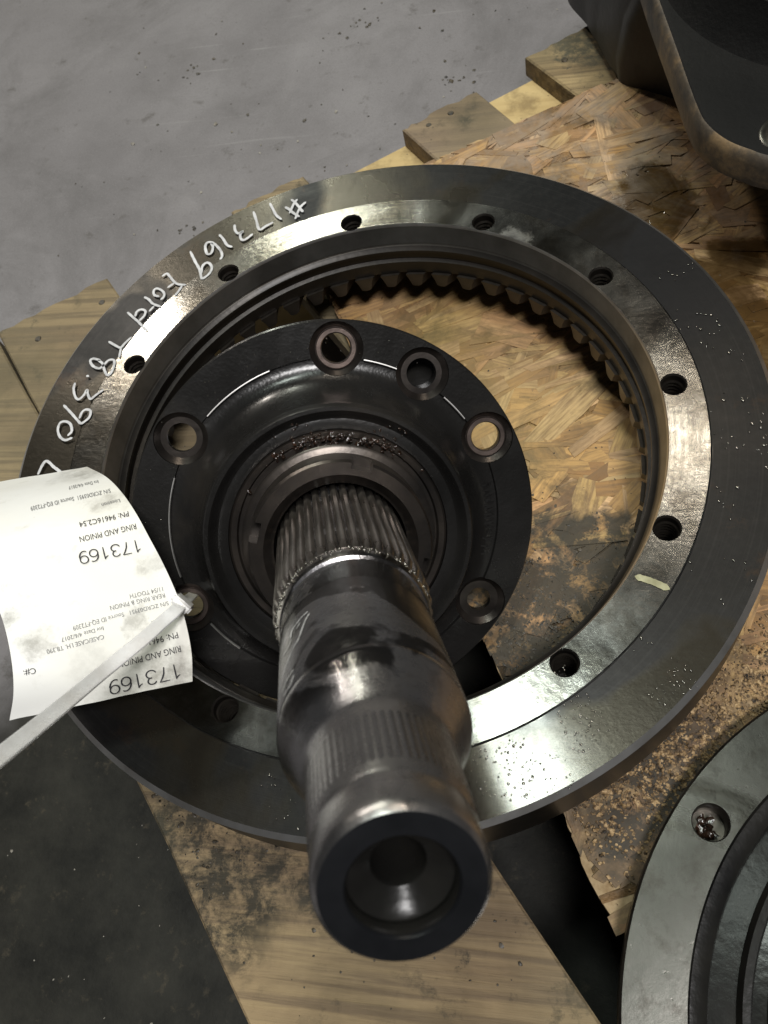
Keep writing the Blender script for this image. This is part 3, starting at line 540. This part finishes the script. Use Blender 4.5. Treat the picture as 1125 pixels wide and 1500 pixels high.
# ------------------------------------------------------------------ pinion with its bearing cage
S = .54*U
EX = Vector((0.95376018, 0.1589625, -0.25509299)); EY = Vector((0.0524913, 0.74756726, 0.66210864)); AX = Vector((0.29594962, -0.64488302, 0.70465574))
PM = Matrix((EX, EY, AX)).transposed().to_4x4(); PM.translation = V(-0.06432086, -0.34035374, 0.04178154)
pin = thing('pinion_shaft', PM, 'oily steel pinion shaft in a black bearing cage leaning inside the ring gear', 'pinion')
PH = math.degrees(0.0144)
fil = [(.93-.19*math.sin(t), .030+.34*(1-math.cos(t))) for t in [i/9*math.pi/2 for i in range(10)]]
prof = [(1.150, .055), (1.158, .045), (1.158, -.03), (1.145, -.045), (.60, -.045), (.56, -.09), (.56, -.70), (.30, -.70), (.30, .16), (.575, .16), (.60, .19), (.60, .335), (.625, .340), (.655, .335), (.672, .345), (.69, .378), (.705, .392), (.725, .392)]+[(r, z) for r, z in reversed(fil)]+[(.947, .030), (.953, .052)]
mb = MB(); mb.lathe(prof, 180, S, True)
cage = link('bearing_cage', mb.mesh('bearing_cage', [MAT['casting'], MAT['boss']]), pin)
# holes with spot faces
cm = MB()
def drill(x, y, r, bottom, spot):
    h_ = MB(); h_.lathe([(0, bottom), (r, bottom), (r, .0), (spot*.78, .0), (spot, .030), (spot, .5), (0, .5)], 40, S, False)
    for q, f in enumerate(h_.f): pass
    M_ = Matrix.Translation((x*S, y*S, 0)); o = len(cm.v); cm.v += [tuple(M_ @ Vector(p)) for p in h_.v]
    prof_n = 6
    for q, f in enumerate(h_.f): cm.f.append(tuple(i+o for i in f)); cm.mi.append(1 if q % prof_n in (2, 3) else 0)
holes = []
for k in range(6):
    a = R(90-60*k-PH); holes.append((math.cos(a), math.sin(a)))
    drill(math.cos(a), math.sin(a), .082 if k != 2 else .072, -.3, .150)
drill(.495, .855, .085, -.3, .150)
cut(cage, cm.mesh('cutter', [MAT['casting'], MAT['boss']], 0))
cup = MB(); cup.lathe([(.086, .0), (.086, -.16), (0, -.17), (0, -.19), (.11, -.18), (.11, -.04)], 36, S, False)
o = link('blind_pocket', cup.mesh('blind_pocket', MAT['black_gloss']), cage); o.location = (.495*S, .855*S, 0)
bush = MB(); bush.lathe([(.084, -.05), (.084, .006), (.088, .012), (.110, .012), (.115, .004), (.115, -.05)], 40, S, True)
bme = bush.mesh('worn_seat', MAT['seat'])
for i, (x, y) in enumerate(holes):
    if i in (2, 3, 5): continue
    o = link('bolt_seat', bme, cage); o.location = (x*S, y*S, 0)
# bright machined step between the bosses
for a0, a1 in ((80, 68.5), (49.5, 39), (162, 198), (-128, -142), (112, 138)):
    mb = MB(); mb.lathe([(.944, .049), (.949, .0560), (.9545, .0555), (.955, .045)], 24, S, False, None, R(min(a0, a1)), R(max(a0, a1)))
    link('step_edge', mb.mesh('step_edge', MAT['edge']), cage)
# cast part number, worn past reading: a row of raised strokes
mb = MB(); rnd = random.Random(11)
for i in range(10):
    a = R(13.5-27*i/9); r0 = .945
    for _ in range(3):
        aa = a+rnd.uniform(-.012, .012); ra, rb = r0-rnd.uniform(.0, .03), r0-rnd.uniform(.045, .085); ab = aa+rnd.uniform(-.02, .02)
        pts = [Vector((ra*math.cos(aa), ra*math.sin(aa))), Vector(((ra+rb)/2*math.cos((aa+ab)/2), (ra+rb)/2*math.sin((aa+ab)/2))), Vector((rb*math.cos(ab), rb*math.sin(ab)))]
        ribbon(mb, pts, .012, 0, lambda x, y, l: (x*S, y*S, (.036+.10*max(0, .935-math.hypot(x, y)))*S+.0005))
link('cast_number', mb.mesh('cast_number', MAT['casting'], 0), cage)
# seal ring and tab washer down in the cavity
mb = MB(); mb.lathe([(.50, .16), (.50, .30), (.545, .30), (.555, .325), (.585, .33), (.598, .315), (.598, .16)], 120, S, True)
link('bearing_cone', mb.mesh('bearing_cone', MAT['nut']), pin)
mb = MB(); mb.lathe([(.36, .36), (.505, .36), (.525, .375), (.525, .392), (.510, .402), (.36, .402)], 120, S, True)
washer = link('tab_washer', mb.mesh('tab_washer', MAT['nut']), pin)
# lock nut with slots
mb = MB(); mb.lathe([(.352, .40), (.482, .40), (.482, .578), (.470, .595), (.405, .595), (.365, .555), (.352, .545)], 144, S, True, [0, 0, 1, 0, 1, 0, 0])
nut = link('lock_nut', mb.mesh('lock_nut', [MAT['nut'], MAT['boss']]), pin)
cm = MB()
for k in range(4):
    cm.box((.435*S, -.055*S, .47*S), (.56*S, .055*S, .70*S), Matrix.Rotation(R(76-90*k+ (0)), 4, 'Z'))
cut(nut, cm.mesh('cutter', [MAT['nut']], 0))
# shaft
dome = [(.302, 2.55), (.3005, 2.566), (.294, 2.584), (.234, 2.715), (.2255, 2.735), (.222, 2.748)]
prof = [(0, .1), (.340, .1), (.340, .30), (.312, .34), (.312, 1.585), (.318, 1.60), (.318, 1.635), (.306, 1.662), (.292, 1.668), (.292, 1.688), (.301, 1.696), (.301, 1.90), (.3035, 1.908), (.302, 1.93), (.302, 2.528), (.298, 2.534), (.298, 2.542), (.302, 2.55)]+dome[1:]+[
        (.221, 2.76), (.2175, 2.80), (.2175, 3.095), (.2140, 3.105), (.2125, 3.115), (.2125, 3.135), (.2155, 3.147), (.2165, 3.235), (.211, 3.256), (.1995, 3.268), (.139, 3.268), (.133, 3.260), (.131, 3.225), (.137, 3.221), (.137, 3.206), (.128, 3.202), (.118, 3.196), (.070, 3.170), (.066, 3.160), (.066, 2.35), (0, 2.33)]
k_face = prof.index((.1995, 3.268)); k_pol = prof.index((.318, 1.60))
mis = [3 if k_pol <= i <= k_pol+1 else 0 if i < k_face else (1 if i < k_face+2 else 2) for i in range(len(prof))]
mb = MB(); mb.lathe(prof, 128, S, False, mis)
shaft = link('shaft', mb.mesh('shaft', [MAT['shaft'], MAT['shaft_end'], MAT['black_gloss'], MAT['polish']]), pin)
mb = MB(); zs = [.40, 1.53, 1.585]; sec = [(-.0205, .309), (-.0150, .3285), (-.0085, .336), (.0085, .336), (.0150, .3285), (.0205, .309)]
vs = []
for j, z in enumerate(zs):
    for x, r in sec: rr = r if j < 2 else min(r, .318); vs.append((rr*S*math.cos(x/rr), rr*S*math.sin(x/rr), z*S))
mb.add(vs, [(j*6+i, j*6+i+1, (j+1)*6+i+1, (j+1)*6+i) for j in range(2) for i in range(5)]+[tuple(range(6)), tuple(12+i for i in range(6))])
sm = mb.mesh('spline_tooth', MAT['spline'])
for k in range(41):
    o = link('spline_tooth', sm, shaft); o.rotation_euler = (0, 0, 2*math.pi*k/41)
mb = MB(); vs = []
for z_, k_ in ((2.80, 0), (2.825, 1), (3.05, 1), (3.075, 0)):
    for x_, h_ in ((-.0085, -.0005), (-.0055, .0006), (-.0025, .0011), (.0025, .0011), (.0055, .0006), (.0085, -.0005)):
        rr = .2175+(h_ if k_ else -.001); vs.append((rr*S*math.cos(x_/rr), rr*S*math.sin(x_/rr), z_*S))
mb.add(vs, [(j*6+i, j*6+i+1, (j+1)*6+i+1, (j+1)*6+i) for j in range(3) for i in range(5)])
wm = mb.mesh('worn_spline', MAT['shaft'], 60)
for k in range(59):
    o = link('worn_spline', wm, shaft); o.rotation_euler = (0, 0, 2*math.pi*k/59)
# pinion head with 11 spiral teeth
mb = MB(); mb.lathe([(0, -.70), (.36, -.70), (.40, -.74), (.34, -1.34), (.28, -1.40), (0, -1.40)], 64, S, False)
headp = link('pinion_head', mb.mesh('pinion_head', MAT['oily_steel']), pin)
mb = MB(); rows = []
for i in range(K+1):
    t = i/K; z = -.74-.60*t; tw = .9*t; r0 = .385-.05*t; r1 = .54-.10*t
    sec = [(-.085, r0), (-.055, (r0+r1)/2), (-.022, r1), (.022, r1), (.055, (r0+r1)/2), (.085, r0)]
    rows.append([(r*S*math.cos(tw+x/r), r*S*math.sin(tw+x/r), z*S) for x, r in sec])
mb.add([p for rw in rows for p in rw], [(i*6+j, i*6+(j+1) % 6, (i+1)*6+(j+1) % 6, (i+1)*6+j) for i in range(K) for j in range(6)]+[tuple(range(6)), tuple(K*6+j for j in range(6))])
pm_ = mb.mesh('pinion_tooth', MAT['oily_steel'])
for k in range(11):
    o = link('pinion_tooth', pm_, headp); o.rotation_euler = (0, 0, 2*math.pi*k/11)
# pale scribble on the shaft
mb = MB()
for i, (pts, wd) in enumerate(SCRIB):
    P = catmull([Vector((p[0]*.3, p[1])) for p in pts], 6)
    ribbon(mb, P, wd, .0002+.00002*i, lambda x, y, l: ((.302*S+l)*math.cos(x/.3), (.302*S+l)*math.sin(x/.3), y*S), .3)
link('scribble', mb.mesh('scribble', MAT['scrib'], 0), shaft)
# grease and rust crumbs packed round the washer
mb = MB(); rnd = random.Random(21); sp_ = []
for _ in range(150):
    a = R(rnd.gauss(90, 20)); r = rnd.gauss(.555, .018); sp_.append(((r*math.cos(a)*S, r*math.sin(a)*S, rnd.uniform(.32, .385)*S), rnd.uniform(.003, .010)*S*rnd.choice((1, 1, 1.6)), .6))
for _ in range(50):
    a = R(rnd.choice((rnd.gauss(112, 3), rnd.gauss(62, 4)))); r = rnd.uniform(.54, .70); sp_.append(((r*math.cos(a)*S, r*math.sin(a)*S, (.336 if r < .66 else .37)*S), rnd.uniform(.003, .009)*S, .6))
random.seed(3); scatter(mb, sp_, .5)
tag(link('grease_clumps', mb.mesh('grease_clumps', MAT['grease'], 60), pin), None, None, None, 'stuff')
# tiny oil beads over cage and shaft end
mb = MB(); rnd = random.Random(8)
for _ in range(70):
    a = R(rnd.uniform(60, 200)); r = rnd.uniform(.96, 1.14); rr = rnd.uniform(.002, .005)
    mb.add([(r*math.cos(a)*S+v.x*rr*S, r*math.sin(a)*S+v.y*rr*S, .053*S+v.z*rr*S*.5) for v in ICO[0]], ICO[1])
for _ in range(110):
    a = R(rnd.uniform(20, 190)); r = .319; rr = rnd.uniform(.003, .009); z = rnd.uniform(1.585, 1.64)
    mb.add([((r*math.cos(a)+v.x*rr)*S, (r*math.sin(a)+v.y*rr)*S, (z+v.z*rr)*S) for v in ICO[0]], ICO[1])
tag(link('oil_beads', mb.mesh('oil_beads', MAT['drop'], 60), pin), None, None, None, 'stuff')

# ------------------------------------------------------------------ paper tag
TG = [[Vector(p) for p in row] for row in TAG]
def crv(P, t):
    i = max(0, min(int(t), len(P)-2)); f = t-i
    a = P[i-1] if i > 0 else P[0]*2-P[1]; b = P[i]; c = P[i+1]; d = P[i+2] if i+2 < len(P) else P[-1]*2-P[-2]
    return .5*((2*b)+(c-a)*f+(2*a-5*b+4*c-d)*f*f+(3*b-a-3*c+d)*f**3)
def tagP(a, v):
    p = crv([crv(r, a*4) for r in TG], v); return V(*p)
def tagN(a, v):
    e = .01; n_ = (tagP(a+e, v)-tagP(a-e, v)).cross(tagP(a, v+e)-tagP(a, v-e)).normalized()
    return n_ if n_.z > 0 else -n_
tg = thing('paper_tag', Matrix.Translation(tagP(.5, 9)), 'curled white printed paper tag resting on the ring gear', 'tag')
mb = MB(); NA, NVv = 22, 54; vs = []
for side in (0, 1):
    for i in range(NVv+1):
        for j in range(NA+1):
            a, v = j/NA, 9*i/NVv
            if i in (0, NVv): v += random.uniform(-.012, .012)
            p = tagP(a, v)+tagN(a, v)*(.0 if side == 0 else -.0003)+Vector((0, 0, .0006*mnoise.noise(Vector((a*3, v*.7, 1.3)))))
            vs.append(p)
n1 = (NVv+1)*(NA+1); idx = lambda i, j, s_: s_*n1+i*(NA+1)+j
fs = [(idx(i, j, s_), idx(i, j+1, s_), idx(i+1, j+1, s_), idx(i+1, j, s_)) for s_ in (0, 1) for i in range(NVv) for j in range(NA)]
for i in range(NVv): fs += [(idx(i, 0, 0), idx(i+1, 0, 0), idx(i+1, 0, 1), idx(i, 0, 1)), (idx(i, NA, 0), idx(i+1, NA, 0), idx(i+1, NA, 1), idx(i, NA, 1))]
for j in range(NA): fs += [(idx(0, j, 0), idx(0, j+1, 0), idx(0, j+1, 1), idx(0, j, 1)), (idx(NVv, j, 0), idx(NVv, j+1, 0), idx(NVv, j+1, 1), idx(NVv, j, 1))]
a = N('tag_paper'); smg = 0.0
def smudge(a_, v_, r0, r1, k_):
    f_ = a.math('MULTIPLY', a.math('SUBTRACT', 1.0, a.step(a.math('ADD', a.dist(tuple(tagP(a_, v_))), a.math('MULTIPLY', a.math('SUBTRACT', a.noise(45, 6, .7), .5), .045)), r0*U, r1*U)), k_)
    return f_
for q_ in ((.95, 3.1, .01, .07, .7), (.88, 2.3, .01, .08, .65), (.97, 4.1, .01, .05, .5), (.10, .25, .02, .14, .7), (.30, .55, .02, .10, .5), (.02, 8.6, .02, .16, .6), (.10, 6.6, .01, .09, .5), (.03, 4.2, .01, .06, .45), (.30, 2.3, .005, .05, .5), (.55, 1.2, .02, .10, .22)):
    smg = a.math('MAXIMUM', smg, smudge(*q_))
tex_ = a.ramp(a.noise(150, 6, .75), [(.34, .2), (.60, .9)])
c_ = a.mix(a.ramp(a.noise(8, 3), [(.35, 0), (.65, 1)]), (.86, .86, .85), (.85, .835, .77))
c_ = a.mix(a.math('MULTIPLY', smg, tex_), c_, (.16, .145, .11))
c_ = a.mix(a.ramp(a.noise(60, 5, .7), [(.58, 0), (.72, .35)]), c_, (.45, .42, .36))
pm2 = a.set(color=c_, rough=.40, spec=.4, normal=a.bump(a.noise(22, 3, .5, dist=.8), .30, .003))
mb.add(vs, fs); world_child(mb.mesh('sheet', pm2, 50), 'sheet', tg)
def arc(cx, cy, rx, ry, d0, d1, n_=14): return [Vector((cx+rx*math.cos(R(d0+(d1-d0)*i/n_)), cy+ry*math.sin(R(d0+(d1-d0)*i/n_)))) for i in range(n_+1)]
L2 = lambda *p: [Vector(q_) for q_ in p]
DIG = {'1': [L2((.13, .76), (.25, .83), (.34, .98)), L2((.34, .98), (.34, .5), (.34, 0))], '7': [L2((.03, .96), (.3, .96), (.54, .96)), L2((.54, .96), (.40, .72), (.28, .42), (.22, .0))],
       '3': [arc(.27, .73, .22, .24, 160, -90), arc(.27, .26, .26, .27, 90, -165)], '6': [arc(.29, .31, .25, .30, 0, 360, 22), arc(.36, .45, .32, .53, 178, 62)],
       '9': [arc(.27, .67, .25, .30, 0, 360, 22), arc(.20, .53, .32, .53, -2, -118)]}
def number_mesh(txt, a0, v0, a1, v1, da, dv):
    mb = MB(); W_ = len(txt)*.66-.1; q_ = 0
    for i_, ch in enumerate(txt):
        for st in DIG[ch]:
            q_ += 1
            def f(x, y, l):
                x = x/W_; a, v = a0+(a1-a0)*x+da*y, v0+(v1-v0)*x+dv*y
                return tagP(a, v)+tagN(a, v)*(.0004+l)+Vector((0, 0, .0006*mnoise.noise(Vector((a*3, v*.7, 1.3)))))
            ribbon(mb, [p+Vector((i_*.66, 0)) for p in st], .085, q_*.000008, f, .03)
    return mb.mesh('printed_number', MAT['ink'], 0)
for ti, (txt, a0, v0, a1, v1, da, dv) in enumerate(TEXT):
    if txt == '173169':
        world_child(number_mesh(txt, a0, v0, a1, v1, da, dv), 'printed_number', tg); continue
    cu = bpy.data.curves.new('t', 'FONT'); cu.body = txt; cu.resolution_u = 3
    to = bpy.data.objects.new('t', cu); col.objects.link(to); bpy.context.view_layer.update()
    me = bpy.data.meshes.new_from_object(to.evaluated_get(bpy.context.evaluated_depsgraph_get())); bpy.data.objects.remove(to)
    bm = bmesh.new(); bm.from_mesh(me); bmesh.ops.triangulate(bm, faces=bm.faces); bmesh.ops.subdivide_edges(bm, edges=[e for e in bm.edges if e.calc_length() > .25], cuts=1)
    xs = [v_.co.x for v_ in bm.verts]; x0, x1 = min(xs), max(xs)
    for v_ in bm.verts:
        x = (v_.co.x-x0)/(x1-x0); y = v_.co.y/.70
        a, v = a0+(a1-a0)*x+da*y, v0+(v1-v0)*x+dv*y
        v_.co = tagP(a, v)+tagN(a, v)*.0004+Vector((0, 0, .0006*mnoise.noise(Vector((a*3, v*.7, 1.3)))))
    bm.to_mesh(me); bm.free(); me.name = 'printed_line'; me.materials.clear()
    me.materials.append(MAT['fink' if (ti in (3, 4, 5, 6, 7, 8, 9, 10, 11)) else 'ink'])
    world_child(me, 'printed_line', tg)

# ------------------------------------------------------------------ cable tie
P = catmull([V(*p) for p in TIE], 10)
TW = -.45
mb = MB(); vs = []; n = len(P); wv = .0185*U; tv = .0045*U
for i, p in enumerate(P):
    t = (P[min(i+1, n-1)]-P[max(i-1, 0)]).normalized(); q = t.cross(Vector((.42, -.30, .85))).normalized(); u_ = q.cross(t).normalized()
    tw = TW+.2*math.sin(i/n*3); q, u_ = q*math.cos(tw)+u_*math.sin(tw), u_*math.cos(tw)-q*math.sin(tw)
    vs += [p+q*wv*a_+u_*tv*b_ for a_, b_ in ((-1, 0), (-.85, 1), (-.62, .8), (.62, .8), (.85, 1), (1, 0), (.8, -1), (-.8, -1))]
mb.add(vs, [(i*8+j, i*8+(j+1) % 8, (i+1)*8+(j+1) % 8, (i+1)*8+j) for i in range(n-1) for j in range(8)]+[tuple(range(8)), tuple((n-1)*8+j for j in range(8))])
tie = thing('cable_tie', Matrix.Translation(V(*TIE[1])), 'white nylon cable tie threaded through a bearing cage hole across the tag', 'cable tie')
world_child(mb.mesh('strap', MAT['nylon'], 40), 'strap', tie)
hp = P[27]; t = (P[31]-P[23]).normalized(); q = t.cross(Vector((.42, -.30, .85))).normalized(); u_ = q.cross(t).normalized()
hm = Matrix((t, q, u_)).transposed().to_4x4(); hm.translation = hp
mb = MB(); mb.box((-.055*U, -.031*U, -.010*U), (.055*U, .031*U, .016*U), hm)
ho = mb.mesh('locking_head', MAT['nylon'], 30)
bm = bmesh.new(); bm.from_mesh(ho); bmesh.ops.bevel(bm, geom=list(bm.edges), offset=.006*U, segments=2, affect='EDGES'); bm.to_mesh(ho); bm.free()
world_child(ho, 'locking_head', tie)

# ------------------------------------------------------------------ second round casting at the lower right
HC = (1.861, -1.666, ZO); HB = .12
hub = thing('bearing_hub', Matrix.Translation(V(*HC)), 'round pitted steel hub with a bolt hole and black stepped recess, beside the ring gear', 'hub')
prof = [(1.074, HB), (1.081, HB-.008), (1.081, 0.0), (.30, 0), (.30, -.12), (0, -.12), (0, -.06), (.30, -.05), (.52, .0), (.66, .055), (.69, .075), (.70, .04), (.735, .035), (.745, .07), (.765, .07), (.775, .025), (.845, .02), (.855, .085), (.875, .092), (.90, .095), (.908, HB)]
mb = MB(); mb.lathe(prof, 160, U, False, [1]*2+[2]*6+[2, 2, 2]+[3]*6+[3, 3, 3, 0])
# close the face
mb.f += []
o0 = len(prof)
for i in range(160):
    j = (i+1) % 160; mb.f.append((i*o0+o0-1, j*o0+o0-1, j*o0, i*o0)); mb.mi.append(0)
hb = link('hub_body', mb.mesh('hub_body', [MAT['hub_face'], MAT['oily_steel'], MAT['rough_cast'], MAT['black_gloss']]), hub)
cm = MB()
for k in range(8):
    a = math.atan2(-1.125+1.666, 1.048-1.861)+R(45*k); h_ = MB(); h_.lathe([(0, .02), (.050, .02), (.050, HB-.006), (.054, HB+.001), (.054, HB+.1), (0, HB+.1)], 36, U, False)
    M_ = Matrix.Translation((math.cos(a)*.978*U, math.sin(a)*.978*U, 0)); cm.add([M_ @ Vector(p) for p in h_.v], h_.f, 1)
cut(hb, cm.mesh('cutter', [MAT['hub_face'], MAT['oily_steel']], 0))
mb = MB(); random.seed(9); a = math.atan2(-1.125+1.666, 1.048-1.861)
scatter(mb, [((math.cos(a)*.978*U+random.uniform(-.028, .028)*U, math.sin(a)*.978*U+random.uniform(-.028, .028)*U, .03*U+random.uniform(0, .02)*U), random.uniform(.004, .012)*U, .8) for _ in range(24)], .5)
tag(link('oily_grit', mb.mesh('oily_grit', MAT['grease'], 60), hub), None, None, None, 'stuff')

# ------------------------------------------------------------------ dark housing at the upper right
hs = thing('axle_housing', Matrix.Translation(V(1.6, 1.9, ZO)), 'black cast axle housing with a rusty rim standing on the strand board', 'housing')
out = [(.84, 2.80), (.93, 2.00), (1.025, 1.42), (1.075, 1.14), (1.105, 1.045), (1.16, .965), (1.23, .91), (1.33, .855), (1.75, .70), (2.5, .9), (2.9, 1.7), (2.7, 2.9), (1.6, 3.4)]
def smooth_poly(P, k=5):
    P = [Vector(p) for p in P]; o_ = []
    for i in range(len(P)):
        a, b, c, d = P[i-1], P[i], P[(i+1) % len(P)], P[(i+2) % len(P)]
        for j in range(k):
            t = j/k; o_.append(.5*((2*b)+(c-a)*t+(2*a-5*b+4*c-d)*t*t+(3*b-a-3*c+d)*t**3))
    return o_
def loft(mb, layers, mis):
    n = len(layers[0][0]); o = len(mb.v)
    for P, z in layers: mb.v += [tuple(V(p.x, p.y, z)) for p in P]
    for q in range(len(layers)-1):
        for i in range(n): mb.f.append((o+q*n+i, o+q*n+(i+1) % n, o+(q+1)*n+(i+1) % n, o+(q+1)*n+i)); mb.mi.append(mis[q])
    mb.f.append(tuple(o+(len(layers)-1)*n+i for i in range(n))); mb.mi.append(mis[-1]); mb.f.append(tuple(o+i for i in range(n))); mb.mi.append(mis[0])
OP = smooth_poly(out); cen = Vector((1.75, 1.95))
ins = lambda P, d: [p+(cen-p).normalized()*d for p in P]
mb = MB(); loft(mb, [(ins(OP, .03), .10), (OP, .13), (OP, .205), (ins(OP, .012), .232), (ins(OP, .028), .242), (ins(OP, .045), .25)], [0, 1, 1, 1, 0, 0])
world_child(mb.mesh('flange_plate', [MAT['housing'], MAT['rim']]), 'flange_plate', hs)
low = [(.70, 3.0), (.76, 2.6), (.84, 2.36), (.885, 2.22), (.93, 2.15), (1.03, 2.10), (1.25, 1.95), (1.5, 1.75), (2.1, 1.7), (2.6, 2.2), (2.3, 3.0), (1.5, 3.5)]
LP = smooth_poly(low, 14)
LP = [p-(cen-p).normalized()*.014*abs(math.sin(i*.16)) for i, p in enumerate(LP)]
mb = MB(); loft(mb, [(LP, ZO+.003), (ins(LP, -.01), ZO+.10), (ins(LP, .02), -.12), (ins(LP, .10), .089)], [0, 0, 0, 0])
world_child(mb.mesh('lower_case', MAT['case_grey']), 'lower_case', hs)
mb = MB(); mb.lathe([(.76, .245), (.70, .30), (.655, .40), (.63, .41), (.60, .40), (.58, .10), (0, .10)], 96, U, False, [0, 0, 0, 0, 0, 0])
me = mb.mesh('barrel', MAT['housing']); me.transform(Matrix.Translation((1.75*U, 1.95*U, ZF*U))); world_child(me, 'barrel', hs)
mb = MB(); mb.lathe([(.03, .10), (.03, .250), (.036, .254), (.085, .254), (.095, .248), (.10, .24)], 40, U, False)
pme = mb.mesh('bolt_pad', MAT['hub_face'])
for (x, y) in ((1.365, .985), (2.35, 1.1)):
    o = world_child(pme, 'bolt_pad', hs); o.location = V(x, y, 0)

# ------------------------------------------------------------------ loose dirt
rnd = random.Random(4); random.seed(12)
def crumbs(name, mat, spots, label, cat, j=.4):
    mb = MB(); scatter(mb, spots, j); o = link(name, mb.mesh(name, mat, 50)); tag(o, label, cat, None, 'stuff'); return o
def on_osb(x, y): p = Vector((x, y)); return (p-Q0).dot(Vector((-OS.y, OS.x))) > .02 and (p-Q1).dot(Vector((-OE.y, OE.x))) > .02
sp_ = []
while len(sp_) < 4200:      # granules of oil absorbent between ring gear and hub
    t = rnd.random(); x = .70+.85*t+rnd.gauss(0, .10); y = -1.12+.62*t+rnd.gauss(0, .10); r = math.hypot(x, y)
    if not on_osb(x, y) or r < 1.20 or math.hypot(x-HC[0], y-HC[1]) < 1.085: continue
    sp_.append(((x*U, y*U, (ZO+ZF)*U+.0004), rnd.uniform(.0018, .0062)*U*rnd.choice((.6, .8, 1.0, 1.3)), .5))
crumbs('absorbent_granules', MAT['granule'], sp_, 'oily absorbent granules strewn on the board between ring gear and hub', 'granules')
sp_ = []
while len(sp_) < 900:
    x, y = rnd.gauss(.48, .20), rnd.gauss(-.45, .17)
    if on_osb(x, y) and math.hypot(x, y) < .85: sp_.append(((x*U, y*U, (ZO+ZF)*U+.0004), rnd.uniform(.0015, .0055)*U, .3))
while len(sp_) < 1150:
    x, y = rnd.uniform(-.2, 2.0), rnd.uniform(-1.2, 2.2)
    if on_osb(x, y): sp_.append(((x*U, y*U, (ZO+ZF)*U+.0004), rnd.uniform(.0015, .0055)*U*rnd.choice((.6, .6, 1)), .35))
crumbs('dirt_crumbs', MAT['crumb'], sp_, 'dark dirt crumbs scattered over the strand board', 'dirt')
sp_ = []
while len(sp_) < 260:
    n = rnd.uniform(-1.28, -.46); d = rnd.uniform(.3, 1.6); p = NV*n+DV*d
    if rnd.random() < .65: n = -1.28+abs(rnd.gauss(0, .2)); p = NV*n+DV*rnd.uniform(.4, .85)
    if n < -.45: sp_.append(((p.x*U, p.y*U, (ZB+ZF)*U+.0003), rnd.uniform(.002, .008)*U*rnd.choice((.5, .6, 1)), .35))
crumbs('board_dirt', MAT['crumb'], sp_, 'black dirt crumbs on the near deck board', 'dirt')
sp_ = []
for _ in range(120):
    x, y = rnd.uniform(-2.6, 1.4), rnd.uniform(1.6, 5.2)
    sp_.append(((x*U, y*U, .0002), rnd.uniform(.004, .012)*U*rnd.choice((.5, .7, 1)), .3))
for cx_, cy_, k_ in ((-.05, 3.55, 18), (-.75, 4.2, 10), (-1.9, 3.9, 9), (1.35, 4.6, 12), (-1.2, 2.2, 8), (-1.65, 2.3, 10)):
    for _ in range(k_): sp_.append((((cx_+rnd.gauss(0, .09))*U, (cy_+rnd.gauss(0, .07))*U, .0002), rnd.uniform(.004, .014)*U, .25))
crumbs('floor_dirt', MAT['crumb'], sp_, 'dark grit scattered on the concrete floor behind the pallet', 'dirt', .55)
sp_ = []
for _ in range(34):
    x, y = rnd.gauss(-1.15, .22), rnd.uniform(-2.4, -.9); sp_.append(((x*U, y*U, .0002), rnd.uniform(.0025, .006)*U*rnd.choice((.6, 1)), .4))
for _ in range(30):
    x, y = rnd.uniform(-2.4, 1.0), rnd.uniform(1.8, 4.6); sp_.append(((x*U, y*U, .0002), rnd.uniform(.005, .014)*U, .4))
crumbs('pale_grit', MAT['pale'], sp_, 'pale grit specks scattered on the concrete floor', 'dirt', .5)
